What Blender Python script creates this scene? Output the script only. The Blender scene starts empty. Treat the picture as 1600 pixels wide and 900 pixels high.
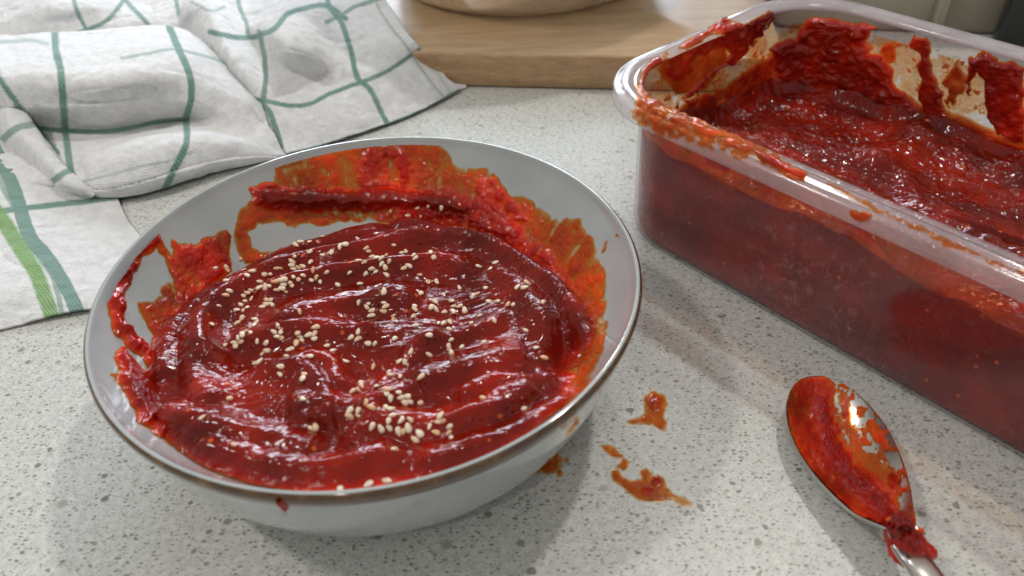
import bpy, math, random
import numpy as np
from mathutils import Vector, Matrix
from mathutils.bvhtree import BVHTree

S = 0.085                      # everything below is measured in bowl radii (85 mm)
rng = np.random.default_rng(7)
random.seed(7)
sc = bpy.context.scene

# ------------------------------------------------------------------ camera
F, PITCH, ROLL = 1188.4, 0.7008, -0.04504
CAM = np.array([0.5215, -2.2288, 2.3352])
_cr, _sr = math.cos(ROLL), math.sin(ROLL)
_a = math.pi / 2 - PITCH
_ca, _sa = math.cos(_a), math.sin(_a)
ROT = np.array([[1, 0, 0], [0, _ca, -_sa], [0, _sa, _ca]]) @ np.array([[_cr, -_sr, 0], [_sr, _cr, 0], [0, 0, 1]])
cam_d = bpy.data.cameras.new('camera'); cam = bpy.data.objects.new('camera', cam_d)
sc.collection.objects.link(cam); sc.camera = cam
cam.matrix_world = Matrix.Translation(Vector(CAM * S)) @ Matrix(ROT.tolist()).to_4x4()
cam_d.sensor_width = 36; cam_d.lens = F / 1600 * 36
cam_d.clip_start = 0.01; cam_d.clip_end = 20
cam_d.dof.use_dof = True; cam_d.dof.focus_distance = 0.285; cam_d.dof.aperture_fstop = 13.0

# ------------------------------------------------------------------ world and lamps
w = bpy.data.worlds.new('World'); sc.world = w; w.use_nodes = True
bg = w.node_tree.nodes['Background']
bg.inputs[0].default_value = (0.90, 0.88, 0.84, 1); bg.inputs[1].default_value = 0.37
sc.view_settings.view_transform = 'Standard'; sc.view_settings.look = 'None'
sc.view_settings.exposure = 0.34; sc.view_settings.gamma = 1
try:
    sc.cycles.use_denoising = True
except Exception:
    pass
sc.cycles.max_bounces = 10; sc.cycles.transparent_max_bounces = 24
sc.cycles.sample_clamp_indirect = 6

def lamp(name, pos, target, power, sx, sy=None, color=(1, 1, 1)):
    d = bpy.data.lights.new(name, 'AREA'); d.energy = power; d.color = color
    if sy: d.shape = 'RECTANGLE'; d.size = sx; d.size_y = sy
    else: d.shape = 'DISK'; d.size = sx
    o = bpy.data.objects.new(name, d); sc.collection.objects.link(o)
    o.location = pos
    o.rotation_euler = (Vector(target) - Vector(pos)).to_track_quat('-Z', 'Y').to_euler()
    return o
WARM = (1.0, 0.965, 0.91)
lamp('ceiling_spot', (-0.75, -0.04, 1.16), (0, 0, 0), 3.9, 0.12, color=WARM)
lamp('ceiling_spot', (0.50, 0.46, 1.32), (0, 0, 0), 4.6, 0.07, color=WARM)
lamp('ceiling_spot', (0.15, 1.55, 1.45), (0, 0, 0), 1.8, 0.06, color=WARM)
lamp('ceiling_spot', (-0.30, -0.95, 1.35), (0, 0, 0), 1.6, 0.06, color=WARM)
lamp('window_light', (-0.02, 1.50, 0.58), (0.02, 0.10, 0.0), 19.0, 1.10, 0.40, color=(0.78, 0.87, 1.0))

# ------------------------------------------------------------------ measuring helpers
def un(px, py, z):
    """point of the plane at height z that the photograph shows at a pixel"""
    d = ROT @ np.array([(px - 800) / F, -(py - 450) / F, -1.0])
    t = (z - CAM[2]) / d[2]
    return CAM + d * t
def proj(P):
    c = (np.asarray(P) - CAM) @ ROT
    z = np.minimum(c[..., 2], -1e-4)
    return 800 + F * c[..., 0] / -z, 450 - F * c[..., 1] / -z

def _h(ix, iy, iz, s):
    n = (ix * 374761393 + iy * 668265263 + iz * 2147483647 + s * 1274126177) & 0xFFFFFFFF
    n = ((n ^ (n >> 13)) * 1274126177) & 0xFFFFFFFF
    n = (n ^ (n >> 16)) & 0xFFFFFFFF
    return n.astype(np.float64) / 4294967295.0
def vn(x, y, z=0.0, s=0):
    """smooth value noise, -1..1"""
    x, y, z = np.broadcast_arrays(np.asarray(x, float), np.asarray(y, float), np.asarray(z, float))
    ix, iy, iz = np.floor(x).astype(np.int64), np.floor(y).astype(np.int64), np.floor(z).astype(np.int64)
    fx, fy, fz = x - ix, y - iy, z - iz
    u, v, t = [q * q * q * (q * (q * 6 - 15) + 10) for q in (fx, fy, fz)]
    r = 0
    for dx in (0, 1):
        for dy in (0, 1):
            for dz in (0, 1):
                r = r + _h(ix + dx, iy + dy, iz + dz, s) * (u if dx else 1 - u) * (v if dy else 1 - v) * (t if dz else 1 - t)
    return r * 2 - 1
def fbm(x, y, z=0.0, o=3, s=0):
    r = 0; a = 1.0
    for k in range(o):
        r = r + a * vn(x * 2 ** k, y * 2 ** k, np.asarray(z) * 2 ** k, s + 17 * k); a *= 0.5
    return r
def ss(a, b, x):
    t = np.clip((x - a) / (b - a), 0, 1); return t * t * (3 - 2 * t)

def poly_sd(px, py, P):
    """signed distance (positive inside) to a polygon, pixels"""
    P = np.array(P, float); n = len(P)
    out = np.full(px.shape, -1e3)
    m = (px > P[:, 0].min() - 30) & (px < P[:, 0].max() + 30) & (py > P[:, 1].min() - 30) & (py < P[:, 1].max() + 30)
    x, y = px[m], py[m]
    if x.size == 0: return out
    d = np.full(x.shape, 1e9); ins = np.zeros(x.shape, bool)
    for i in range(n):
        ax, ay = P[i]; bx, by = P[(i + 1) % n]
        ex, ey = bx - ax, by - ay
        t = np.clip(((x - ax) * ex + (y - ay) * ey) / (ex * ex + ey * ey + 1e-9), 0, 1)
        d = np.minimum(d, (x - ax - t * ex) ** 2 + (y - ay - t * ey) ** 2)
        c = ((ay > y) != (by > y)) & (x < (bx - ax) * (y - ay) / (by - ay + 1e-12) + ax)
        ins ^= c
    d = np.sqrt(d); out[m] = np.where(ins, d, -d)
    return out
def line_d(x, y, P):
    """distance and signed side to a polyline"""
    P = np.array(P, float); d = np.full(x.shape, 1e9); s = np.zeros(x.shape); tt = np.zeros(x.shape)
    L = np.concatenate([[0], np.cumsum(np.hypot(*np.diff(P, axis=0).T))]); L /= L[-1]
    for i in range(len(P) - 1):
        ax, ay = P[i]; bx, by = P[i + 1]; ex, ey = bx - ax, by - ay
        t = np.clip(((x - ax) * ex + (y - ay) * ey) / (ex * ex + ey * ey + 1e-12), 0, 1)
        q = np.hypot(x - ax - t * ex, y - ay - t * ey)
        cr = ex * (y - ay) - ey * (x - ax)
        m = q < d
        d[m] = q[m]; s[m] = np.sign(cr[m]); tt[m] = (L[i] + t * (L[i + 1] - L[i]))[m]
    return d, s, tt
def smooth_line(P, k=4):
    P = np.array(P, float)
    Q = np.vstack([2 * P[0] - P[1], P, 2 * P[-1] - P[-2]])
    out = []
    for i in range(1, len(Q) - 2):
        for t in np.linspace(0, 1, k, endpoint=False):
            out.append(0.5 * ((2 * Q[i]) + (-Q[i - 1] + Q[i + 1]) * t + (2 * Q[i - 1] - 5 * Q[i] + 4 * Q[i + 1] - Q[i + 2]) * t * t + (-Q[i - 1] + 3 * Q[i] - 3 * Q[i + 1] + Q[i + 2]) * t ** 3))
    out.append(P[-1]); return np.array(out)

# ------------------------------------------------------------------ object helpers
def mesh_obj(name, V, quads, mat=None, parent=None, smooth=True, attrs=None, uv=None, tris=None):
    V = np.ascontiguousarray(np.asarray(V, float) * S)
    quads = np.asarray(quads, np.int64).reshape(-1, 4)
    m = bpy.data.meshes.new(name)
    nt = 0 if tris is None else len(tris)
    m.vertices.add(len(V)); m.vertices.foreach_set('co', V.ravel())
    m.loops.add(len(quads) * 4 + nt * 3)
    li = quads.ravel() if not nt else np.concatenate([quads.ravel(), np.asarray(tris).ravel()])
    m.loops.foreach_set('vertex_index', li.astype(np.int32))
    m.polygons.add(len(quads) + nt)
    st = np.concatenate([np.arange(len(quads)) * 4, len(quads) * 4 + np.arange(nt) * 3]).astype(np.int32)
    m.polygons.foreach_set('loop_start', st)
    m.update(calc_edges=True); m.validate()
    m.polygons.foreach_set('use_smooth', np.full(len(m.polygons), smooth))
    for k, a in (attrs or {}).items():
        at = m.attributes.new(k, 'FLOAT', 'POINT'); at.data.foreach_set('value', np.asarray(a, np.float32).ravel())
    if uv is not None:
        at = m.attributes.new('cloth_uv', 'FLOAT_VECTOR', 'POINT')
        at.data.foreach_set('vector', np.c_[uv, np.zeros(len(uv))].astype(np.float32).ravel())
    if mat: m.materials.append(mat)
    o = bpy.data.objects.new(name, m); sc.collection.objects.link(o)
    if parent: o.parent = parent
    return o
def grid_q(n, m, wrap_u=False):
    """quads of an n x m vertex grid (index i*m+j); wrap joins the last i to the first"""
    i = np.arange(n if wrap_u else n - 1); j = np.arange(m - 1)
    I, J = np.meshgrid(i, j, indexing='ij'); I2 = (I + 1) % n
    return np.stack([I * m + J, I2 * m + J, I2 * m + J + 1, I * m + J + 1], -1).reshape(-1, 4)
def thing(name, label, cat, loc=(0, 0, 0), group=None):
    o = bpy.data.objects.new(name, None); sc.collection.objects.link(o); o.empty_display_size = 0.02
    o['label'] = label; o['category'] = cat
    if group: o['group'] = group
    return o
def tag(o, label, cat, group=None):
    o['label'] = label; o['category'] = cat
    if group: o['group'] = group
    return o
def lathe(prof, n=128):
    prof = np.array(prof, float); t = np.linspace(0, 2 * np.pi, n, endpoint=False)
    V = np.stack([np.outer(np.cos(t), prof[:, 0]), np.outer(np.sin(t), prof[:, 0]), np.outer(np.ones(n), prof[:, 1])], -1)
    return V.reshape(-1, 3), grid_q(n, len(prof), True)

# ------------------------------------------------------------------ materials
def mat_new(name):
    m = bpy.data.materials.new(name); m.use_nodes = True
    nt = m.node_tree; return m, nt, nt.nodes['Principled BSDF'], nt.nodes['Material Output']
def N(nt, typ, **kw):
    n = nt.nodes.new(typ)
    for k, v in kw.items():
        if k.startswith('_'): setattr(n, k[1:], v)
        else:
            key = int(k[1:]) if k[0] == 'i' and k[1:].isdigit() else k.replace('__', ' ')
            n.inputs[key].default_value = v
    return n
def ramp(nt, fac, stops):
    r = nt.nodes.new('ShaderNodeValToRGB'); e = r.color_ramp.elements
    while len(e) > 1: e.remove(e[-1])
    e[0].position = stops[0][0]; e[0].color = (*stops[0][1], 1)
    for p, c in stops[1:]:
        q = e.new(p); q.color = (*c, 1)
    nt.links.new(fac, r.inputs[0]); return r
def mixc(nt, fac, a, b, mode='MIX'):
    m = nt.nodes.new('ShaderNodeMix'); m.data_type = 'RGBA'; m.blend_type = mode
    for sck, v in ((m.inputs[0], fac), (m.inputs[6], a), (m.inputs[7], b)):
        if isinstance(v, bpy.types.NodeSocket): nt.links.new(v, sck)
        elif isinstance(v, (int, float)): sck.default_value = v
        else: sck.default_value = (*v, 1)
    return m.outputs[2]
def math_n(nt, op, a, b=0.0, clamp=False):
    m = nt.nodes.new('ShaderNodeMath'); m.operation = op; m.use_clamp = clamp
    for k, v in ((0, a), (1, b)):
        if isinstance(v, bpy.types.NodeSocket): nt.links.new(v, m.inputs[k])
        else: m.inputs[k].default_value = v
    return m.outputs[0]
def objco(nt, scale=(1, 1, 1), rot=(0, 0, 0)):
    t = nt.nodes.new('ShaderNodeTexCoord'); mp = nt.nodes.new('ShaderNodeMapping')
    mp.inputs['Scale'].default_value = scale; mp.inputs['Rotation'].default_value = rot
    nt.links.new(t.outputs['Object'], mp.inputs[0]); return mp.outputs[0]
def noise(nt, co, scale, detail=3, rough=0.5, dist=0.0):
    n = nt.nodes.new('ShaderNodeTexNoise'); n.inputs['Scale'].default_value = scale
    n.inputs['Detail'].default_value = detail; n.inputs['Roughness'].default_value = rough; n.inputs['Distortion'].default_value = dist
    nt.links.new(co, n.inputs['Vector']); return n.outputs['Fac']
def bump(nt, h, dist, strength=1.0, nrm=None):
    b = nt.nodes.new('ShaderNodeBump'); b.inputs['Distance'].default_value = dist; b.inputs['Strength'].default_value = strength
    nt.links.new(h, b.inputs['Height'])
    if nrm: nt.links.new(nrm, b.inputs['Normal'])
    return b.outputs[0]

# quartz worktop
def make_quartz():
    m, nt, p, out = mat_new('speckled_quartz'); L = nt.links
    co = objco(nt)
    wn = nt.nodes.new('ShaderNodeTexNoise'); wn.inputs['Scale'].default_value = 700; wn.inputs['Detail'].default_value = 2
    L.new(co, wn.inputs['Vector'])
    vm = nt.nodes.new('ShaderNodeVectorMath'); vm.operation = 'MULTIPLY_ADD'
    L.new(wn.outputs['Color'], vm.inputs[0]); vm.inputs[1].default_value = (.0007, .0007, 0); L.new(co, vm.inputs[2])
    wc = vm.outputs[0]
    base = ramp(nt, noise(nt, wc, 420, 4, .65), [(.33, (.46, .465, .44)), (.52, (.56, .565, .54)), (.70, (.66, .66, .635))]).outputs[0]
    big = noise(nt, co, 14, 3, .5)
    base = mixc(nt, math_n(nt, 'MULTIPLY', big, .35), base, (.50, .50, .46))
    def flecks(scale, thr, keep, col, sx=1.0, rot=0.0, amount=1.0):
        nonlocal base
        mp = nt.nodes.new('ShaderNodeMapping'); L.new(wc, mp.inputs[0])
        mp.inputs['Scale'].default_value = (sx, 1, 0.05); mp.inputs['Rotation'].default_value = (0, 0, rot)
        v = nt.nodes.new('ShaderNodeTexVoronoi'); v.voronoi_dimensions = '2D'; v.inputs['Scale'].default_value = scale; L.new(mp.outputs[0], v.inputs['Vector'])
        sp = nt.nodes.new('ShaderNodeSeparateColor'); L.new(v.outputs['Color'], sp.inputs[0])
        k = math_n(nt, 'LESS_THAN', sp.outputs[0], keep)
        size = math_n(nt, 'MULTIPLY_ADD', sp.outputs[1], thr * .8); nt.nodes[-1].inputs[2].default_value = thr * .35
        e = math_n(nt, 'SUBTRACT', size, v.outputs['Distance'])
        e = math_n(nt, 'MULTIPLY', e, 9, True)
        fac = math_n(nt, 'MULTIPLY', math_n(nt, 'MULTIPLY', e, k), amount)
        tone = mixc(nt, sp.outputs[2], col, tuple(c * 1.9 for c in col))
        base = mixc(nt, fac, base, tone)
    flecks(900, .34, .30, (.40, .40, .37), 1.0, .3, .5)
    flecks(1150, .34, .40, (.19, .19, .17), .55, .5, .75)
    flecks(800, .36, .30, (.14, .14, .12), .6, 1.7, .85)
    flecks(1400, .32, .40, (.20, .20, .18), .5, 1.1, .7)
    flecks(520, .36, .10, (.16, .155, .13), .8, 2.4, .85)
    flecks(235, .30, .05, (.13, .13, .11), .85, .9, .9)
    flecks(150, .24, .03, (.20, .20, .17), .9, 2.0, .8)
    L.new(base, p.inputs['Base Color'])
    p.inputs['Roughness'].default_value = .26
    rr = ramp(nt, noise(nt, co, 60, 3), [(.3, (.34,) * 3), (.7, (.46,) * 3)]); L.new(rr.outputs[0], p.inputs['Roughness'])
    L.new(bump(nt, noise(nt, wc, 1500, 2), .00004, .5), p.inputs['Normal'])
    return m

def make_sauce(name, pulp=1.0, tint=1.0, brk=.34):
    m, nt, p, out = mat_new(name); L = nt.links
    co = objco(nt)
    at = nt.nodes.new('ShaderNodeAttribute'); at.attribute_name = 'thick'
    th = at.outputs['Fac']                                       # film thickness in mm
    n1 = noise(nt, co, 260, 4, .6); n2 = noise(nt, co, 900, 3, .6)
    tm = math_n(nt, 'ADD', th, math_n(nt, 'MULTIPLY', math_n(nt, 'SUBTRACT', n1, .5), .6))
    tm = math_n(nt, 'MULTIPLY', tm, math_n(nt, 'ADD', math_n(nt, 'MULTIPLY', n2, .8), .6))
    tn = math_n(nt, 'DIVIDE', tm, 4.0, True)
    col = ramp(nt, tn, [(0, (.70, .24, .05)), (.05, (.64, .15, .022)), (.12, (.56, .070, .010)), (.22, (.44, .026, .006)), (.40, (.34, .011, .004)), (.72, (.25, .011, .003)), (1.0, (.190, .009, .0025))]).outputs[0]
    big = ramp(nt, noise(nt, co, 45, 3, .5), [(.33, (.48 * tint, .5, .55)), (.5, (.84 * tint, .8, .8)), (.68, (1.35 * tint, 1.25, .9))]).outputs[0]
    col = mixc(nt, 1.0, col, big, 'MULTIPLY')
    # orange pepper flakes and seeds inside the paste
    v = nt.nodes.new('ShaderNodeTexVoronoi'); v.inputs['Scale'].default_value = 330; L.new(co, v.inputs['Vector'])
    sp = nt.nodes.new('ShaderNodeSeparateColor'); L.new(v.outputs['Color'], sp.inputs[0])
    fl = math_n(nt, 'MULTIPLY', math_n(nt, 'LESS_THAN', v.outputs['Distance'], .24), math_n(nt, 'LESS_THAN', sp.outputs[0], .055))
    col = mixc(nt, math_n(nt, 'MULTIPLY', fl, .75), col, (.60, .10, .015))
    L.new(col, p.inputs['Base Color'])
    p.inputs['Subsurface Weight'].default_value = .30
    p.inputs['Subsurface Radius'].default_value = (1.0, .12, .06); p.inputs['Subsurface Scale'].default_value = .0045
    p.inputs['Roughness'].default_value = .085; p.inputs['IOR'].default_value = 1.38
    p.inputs['Coat Weight'].default_value = .0; p.inputs['Coat Roughness'].default_value = .04
    # pulp relief
    v2 = nt.nodes.new('ShaderNodeTexVoronoi'); v2.inputs['Scale'].default_value = 620; v2.feature = 'SMOOTH_F1'
    v2.inputs['Smoothness'].default_value = .6
    wv = nt.nodes.new('ShaderNodeVectorMath'); wv.operation = 'MULTIPLY_ADD'
    nn = nt.nodes.new('ShaderNodeTexNoise'); nn.inputs['Scale'].default_value = 220; nn.inputs['Detail'].default_value = 3; L.new(co, nn.inputs['Vector'])
    L.new(nn.outputs['Color'], wv.inputs[0]); wv.inputs[1].default_value = (.003, .003, .003); L.new(co, wv.inputs[2]); L.new(wv.outputs[0], v2.inputs['Vector'])
    patch = ramp(nt, noise(nt, co, 85, 3, .6), [(.47, (.10,) * 3), (.62, (1,) * 3)]).outputs[0]
    h = math_n(nt, 'MULTIPLY', math_n(nt, 'SUBTRACT', 1.0, v2.outputs['Distance']), patch)
    b1 = bump(nt, h, .00020 * pulp, .7)
    def beads(scale, keep, r, hgt, lo, nsc, prev):
        dv = nt.nodes.new('ShaderNodeTexVoronoi'); dv.inputs['Scale'].default_value = scale; L.new(co, dv.inputs['Vector'])
        dc = nt.nodes.new('ShaderNodeSeparateColor'); L.new(dv.outputs['Color'], dc.inputs[0])
        pk = ramp(nt, noise(nt, co, nsc, 2, .5), [(lo, (0,) * 3), (lo + .10, (1,) * 3)]).outputs[0]
        d2 = math_n(nt, 'MULTIPLY', dv.outputs['Distance'], dv.outputs['Distance'])
        dome = math_n(nt, 'SUBTRACT', r * r, d2, True)
        dots = math_n(nt, 'MULTIPLY', math_n(nt, 'LESS_THAN', dc.outputs[0], keep), dome)
        return bump(nt, math_n(nt, 'MULTIPLY', dots, pk), hgt * pulp, 1.0, prev)
    b1 = beads(560, .55, .40, .0013, .44, 110, b1)
    b1 = beads(330, .22, .38, .0018, .48, 75, b1) if pulp > .95 else beads(900, .6, .40, .0008, .35, 90, b1)
    b2 = bump(nt, noise(nt, co, 1100, 3, .6), .00008 * pulp, .6, b1)
    L.new(b2, p.inputs['Normal']); L.new(b1, p.inputs['Coat Normal'])
    tr = nt.nodes.new('ShaderNodeBsdfTransparent'); mx = nt.nodes.new('ShaderNodeMixShader')
    tint = ramp(nt, math_n(nt, 'DIVIDE', th, .35, True), [(0, (1, .95, .85)), (.3, (.98, .62, .30)), (1, (.90, .24, .05))]).outputs[0]
    L.new(tint, tr.inputs[0])
    ta = math_n(nt, 'ADD', th, math_n(nt, 'MULTIPLY', math_n(nt, 'SUBTRACT', n1, .5), brk))
    al = ramp(nt, math_n(nt, 'DIVIDE', ta, .8, True), [(0, (0,) * 3), (.12, (.12,) * 3), (.3, (.50,) * 3), (.6, (.84,) * 3), (1, (1,) * 3)]).outputs[0]
    L.new(al, mx.inputs[0]); L.new(tr.outputs[0], mx.inputs[1]); L.new(p.outputs[0], mx.inputs[2]); L.new(mx.outputs[0], out.inputs[0])
    return m

def make_glaze():
    m, nt, p, out = mat_new('grey_glaze'); L = nt.links
    co = objco(nt)
    c = ramp(nt, noise(nt, co, 30, 4, .55), [(.3, (.33, .36, .365)), (.7, (.42, .45, .45))]).outputs[0]
    sp = nt.nodes.new('ShaderNodeTexVoronoi'); sp.inputs['Scale'].default_value = 420; L.new(co, sp.inputs['Vector'])
    cc = nt.nodes.new('ShaderNodeSeparateColor'); L.new(sp.outputs['Color'], cc.inputs[0])
    k = math_n(nt, 'MULTIPLY', math_n(nt, 'LESS_THAN', sp.outputs['Distance'], .12), math_n(nt, 'LESS_THAN', cc.outputs[0], .03))
    c = mixc(nt, math_n(nt, 'MULTIPLY', k, .5), c, (.18, .15, .11))
    L.new(c, p.inputs['Base Color']); p.inputs['Roughness'].default_value = .12
    p.inputs['Coat Weight'].default_value = .6; p.inputs['Coat Roughness'].default_value = .05
    L.new(bump(nt, noise(nt, co, 45, 2), .0004, .25), p.inputs['Normal'])
    return m
def make_rimglaze():
    m, nt, p, out = mat_new('brown_rim_glaze'); L = nt.links
    co = objco(nt)
    c = ramp(nt, noise(nt, co, 120, 4, .7), [(.30, (.035, .016, .007)), (.55, (.10, .048, .018)), (.78, (.22, .13, .06))]).outputs[0]
    L.new(c, p.inputs['Base Color']); p.inputs['Roughness'].default_value = .16; p.inputs['Coat Weight'].default_value = .5
    return m
def make_plastic(name='cloudy_plastic', milk=.16, film=0.0):
    m, nt, p, out = mat_new(name); L = nt.links
    co = objco(nt)
    p.inputs['Base Color'].default_value = (.84, .80, .82, 1)
    p.inputs['Roughness'].default_value = .22
    p.inputs['Coat Weight'].default_value = .3; p.inputs['Coat Roughness'].default_value = .05
    tr = nt.nodes.new('ShaderNodeBsdfTransparent'); tr.inputs[0].default_value = (.97, .94, .96, 1)
    gl = nt.nodes.new('ShaderNodeBsdfGlossy'); gl.inputs['Roughness'].default_value = .10
    L.new(bump(nt, noise(nt, co, 90, 3), .0002, .3), gl.inputs['Normal'])
    lw = nt.nodes.new('ShaderNodeLayerWeight')
    f5 = math_n(nt, 'POWER', lw.outputs['Facing'], 4.0); fac = math_n(nt, 'MULTIPLY_ADD', f5, .75); nt.nodes[-1].inputs[2].default_value = .045
    mk = ramp(nt, noise(nt, co, 55, 4, .6), [(.3, (milk * .75,) * 3), (.7, (milk * 1.3,) * 3)]).outputs[0]
    if film:
        mp_ = objco(nt, (1, 1, .7), (0, .5, .7))
        f1 = noise(nt, mp_, 330, 5, .72, .6); f2 = noise(nt, co, 22, 3, .5)
        sel = math_n(nt, 'MULTIPLY', ramp(nt, f1, [(.52, (0,) * 3), (.62, (1,) * 3)]).outputs[0], ramp(nt, f2, [(.46, (0,) * 3), (.60, (1,) * 3)]).outputs[0])
        mk = math_n(nt, 'ADD', mk, math_n(nt, 'MULTIPLY', sel, .15))
        p.inputs['Base Color'].default_value = (.74, .34, .36, 1)
    m1 = nt.nodes.new('ShaderNodeMixShader'); L.new(mk, m1.inputs[0]); L.new(tr.outputs[0], m1.inputs[1]); L.new(p.outputs[0], m1.inputs[2])
    m2 = nt.nodes.new('ShaderNodeMixShader'); L.new(fac, m2.inputs[0]); L.new(m1.outputs[0], m2.inputs[1]); L.new(gl.outputs[0], m2.inputs[2])
    L.new(m2.outputs[0], out.inputs[0])
    return m
def make_steel():
    m, nt, p, out = mat_new('polished_steel'); L = nt.links
    co = objco(nt)
    p.inputs['Base Color'].default_value = (.62, .59, .55, 1); p.inputs['Metallic'].default_value = 1
    L.new(ramp(nt, noise(nt, co, 300, 4, .7), [(.3, (.13,) * 3), (.7, (.27,) * 3)]).outputs[0], p.inputs['Roughness'])
    L.new(bump(nt, noise(nt, co, 500, 3), .00005, .5), p.inputs['Normal'])
    return m
def make_wood():
    m, nt, p, out = mat_new('beech_wood'); L = nt.links
    co = objco(nt, (1, 9, 9), (0, 0, math.radians(8.9)))
    n = noise(nt, co, 16, 6, .6, .8); f = noise(nt, objco(nt, (2, 60, 60), (0, 0, math.radians(8.9))), 18, 4, .6)
    c = ramp(nt, n, [(.3, (.30, .165, .075)), (.5, (.43, .26, .125)), (.7, (.54, .35, .18))]).outputs[0]
    c = mixc(nt, .35, c, ramp(nt, f, [(.35, (.22, .12, .05)), (.65, (.5, .34, .18))]).outputs[0])
    p.inputs['Coat Weight'].default_value = .6; p.inputs['Coat Roughness'].default_value = .42
    L.new(c, p.inputs['Base Color']); p.inputs['Roughness'].default_value = .33
    L.new(bump(nt, f, .0002, .4), p.inputs['Normal'])
    return m
def make_cloth():
    m, nt, p, out = mat_new('checked_cotton'); L = nt.links
    co = objco(nt)
    def attr(n):
        a = nt.nodes.new('ShaderNodeAttribute'); a.attribute_name = n; return a
    g, li, uv = attr('green').outputs['Fac'], attr('lime').outputs['Fac'], attr('cloth_uv').outputs['Vector']
    def wave(rot, sc_):
        mp = nt.nodes.new('ShaderNodeMapping'); mp.inputs['Rotation'].default_value = (0, 0, rot); L.new(uv, mp.inputs[0])
        w_ = nt.nodes.new('ShaderNodeTexWave'); w_.inputs['Scale'].default_value = sc_; w_.inputs['Distortion'].default_value = 1.2; w_.inputs['Detail'].default_value = 1
        L.new(mp.outputs[0], w_.inputs['Vector']); return w_.outputs['Fac']
    wx, wy, wd = wave(0, 330), wave(math.pi / 2, 330), wave(math.pi / 4, 200)
    white = ramp(nt, noise(nt, co, 220, 4, .7), [(.3, (.62, .62, .62)), (.7, (.78, .78, .785))]).outputs[0]
    green = mixc(nt, wd, (.06, .16, .125), (.15, .29, .24))
    green = mixc(nt, math_n(nt, 'MULTIPLY', noise(nt, co, 60, 2), .45), green, (.33, .46, .42))
    c = mixc(nt, g, white, green)
    c = mixc(nt, li, c, mixc(nt, wd, (.10, .26, .06), (.25, .42, .15)))
    L.new(c, p.inputs['Base Color']); p.inputs['Roughness'].default_value = .9
    p.inputs['Sheen Weight'].default_value = .25; p.inputs['Specular IOR Level'].default_value = .2
    h = math_n(nt, 'ADD', wx, wy)
    b = bump(nt, h, .00025, .5)
    b = bump(nt, noise(nt, co, 110, 5, .68), .0026, .6, b)
    L.new(b, p.inputs['Normal'])
    return m
def make_seed():
    m, nt, p, out = mat_new('sesame'); L = nt.links
    oi = nt.nodes.new('ShaderNodeObjectInfo')
    c = ramp(nt, oi.outputs['Random'], [(0, (.62, .30, .14)), (.12, (.66, .46, .28)), (.5, (.76, .60, .43)), (.9, (.82, .70, .55)), (1, (.70, .45, .22))]).outputs[0]
    L.new(c, p.inputs['Base Color']); p.inputs['Roughness'].default_value = .33
    p.inputs['Subsurface Weight'].default_value = .15; p.inputs['Subsurface Scale'].default_value = .0008
    p.inputs['Coat Weight'].default_value = .35; p.inputs['Coat Roughness'].default_value = .12
    return m
def make_plain(name, col, rough, n=.06, sc_=20):
    m, nt, p, out = mat_new(name)
    co = objco(nt)
    c = ramp(nt, noise(nt, co, sc_, 4), [(.3, tuple(x * (1 - n) for x in col)), (.7, tuple(x * (1 + n) for x in col))]).outputs[0]
    nt.links.new(c, p.inputs['Base Color']); p.inputs['Roughness'].default_value = rough
    return m
def make_glass():
    m, nt, p, out = mat_new('clear_glass')
    p.inputs['Base Color'].default_value = (.90, .97, .95, 1); p.inputs['Roughness'].default_value = .02
    p.inputs['Transmission Weight'].default_value = 1; p.inputs['IOR'].default_value = 1.45
    return m
M = dict(drip=make_sauce('spilled_sauce', .3, 1.0, .10), quartz=make_quartz(), sauce=make_sauce('chili_paste', 1.0, 1.18), tubsauce=make_sauce('chili_paste_in_tub', .9, 1.05), glaze=make_glaze(),
         rim=make_rimglaze(), plastic=make_plastic('cloudy_plastic', .055, 1), flange=make_plastic('cloudy_rim_plastic', .17), steel=make_steel(), wood=make_wood(),
         cloth=make_cloth(), seed=make_seed(), beige=make_plain('beige_enamel', (.36, .33, .26), .45), black=make_plain('black_plastic', (.018, .02, .02), .35),
         glass=make_glass(), dough=make_plain('pale_dough', (.66, .64, .60), .6, .2, 25))

# ------------------------------------------------------------------ worktop
xs = np.linspace(-9, 10, 40); ys = np.linspace(-5, 9, 30)
X, Y = np.meshgrid(xs, ys, indexing='ij')
V = np.stack([X, Y, 0 * X], -1).reshape(-1, 3)
top = mesh_obj('worktop', V, grid_q(40, 30), M['quartz']); top['kind'] = 'structure'

# ------------------------------------------------------------------ bowl
HB = 0.58
def r_out(z): return .56 + .44 * np.clip((z - .030) / (HB - .030), 0, 1) ** .27
def z_in(r): return .10 + .468 * np.clip((r - .22) / (.972 - .22), 0, 1) ** 2.7
bowl = thing('serving_bowl', 'round pale grey glazed bowl with thin brown rim, filled with red sauce', 'bowl')
prof = [(0.0, .02), (.42, .02), (.435, .004), (.445, 0), (.49, 0), (.505, .006), (.515, .026), (.56, .030)]
zz = .0301 + (.522 - .0301) * np.linspace(0, 1, 40) ** 2.2
prof += [(float(r_out(z)), float(z)) for z in zz]
k0 = len(prof)
rim_prof = [(.984, .520), (.992, .530), (.9975, .548), (1.001, .565), (.9995, .5745), (.995, .5810), (.990, .5838), (.985, .5853), (.980, .5848)]
prof_out = prof
rr = np.linspace(.972, 0, 60)
prof_in = [(.980, .5848), (.9755, .5790)] + [(float(r), float(z_in(r))) for r in rr]
V, Q = lathe(prof_out + [(.988, .530)], 180); o1 = mesh_obj('outer_wall', V, Q[:, ::-1], M['glaze'], bowl)
V, Q = lathe(prof_in, 180); o2 = mesh_obj('inner_wall', V, Q[:, ::-1], M['glaze'], bowl)
V, Q = lathe(rim_prof[:7], 180); mesh_obj('rim_band', V, Q[:, ::-1], M['rim'], bowl)
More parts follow.
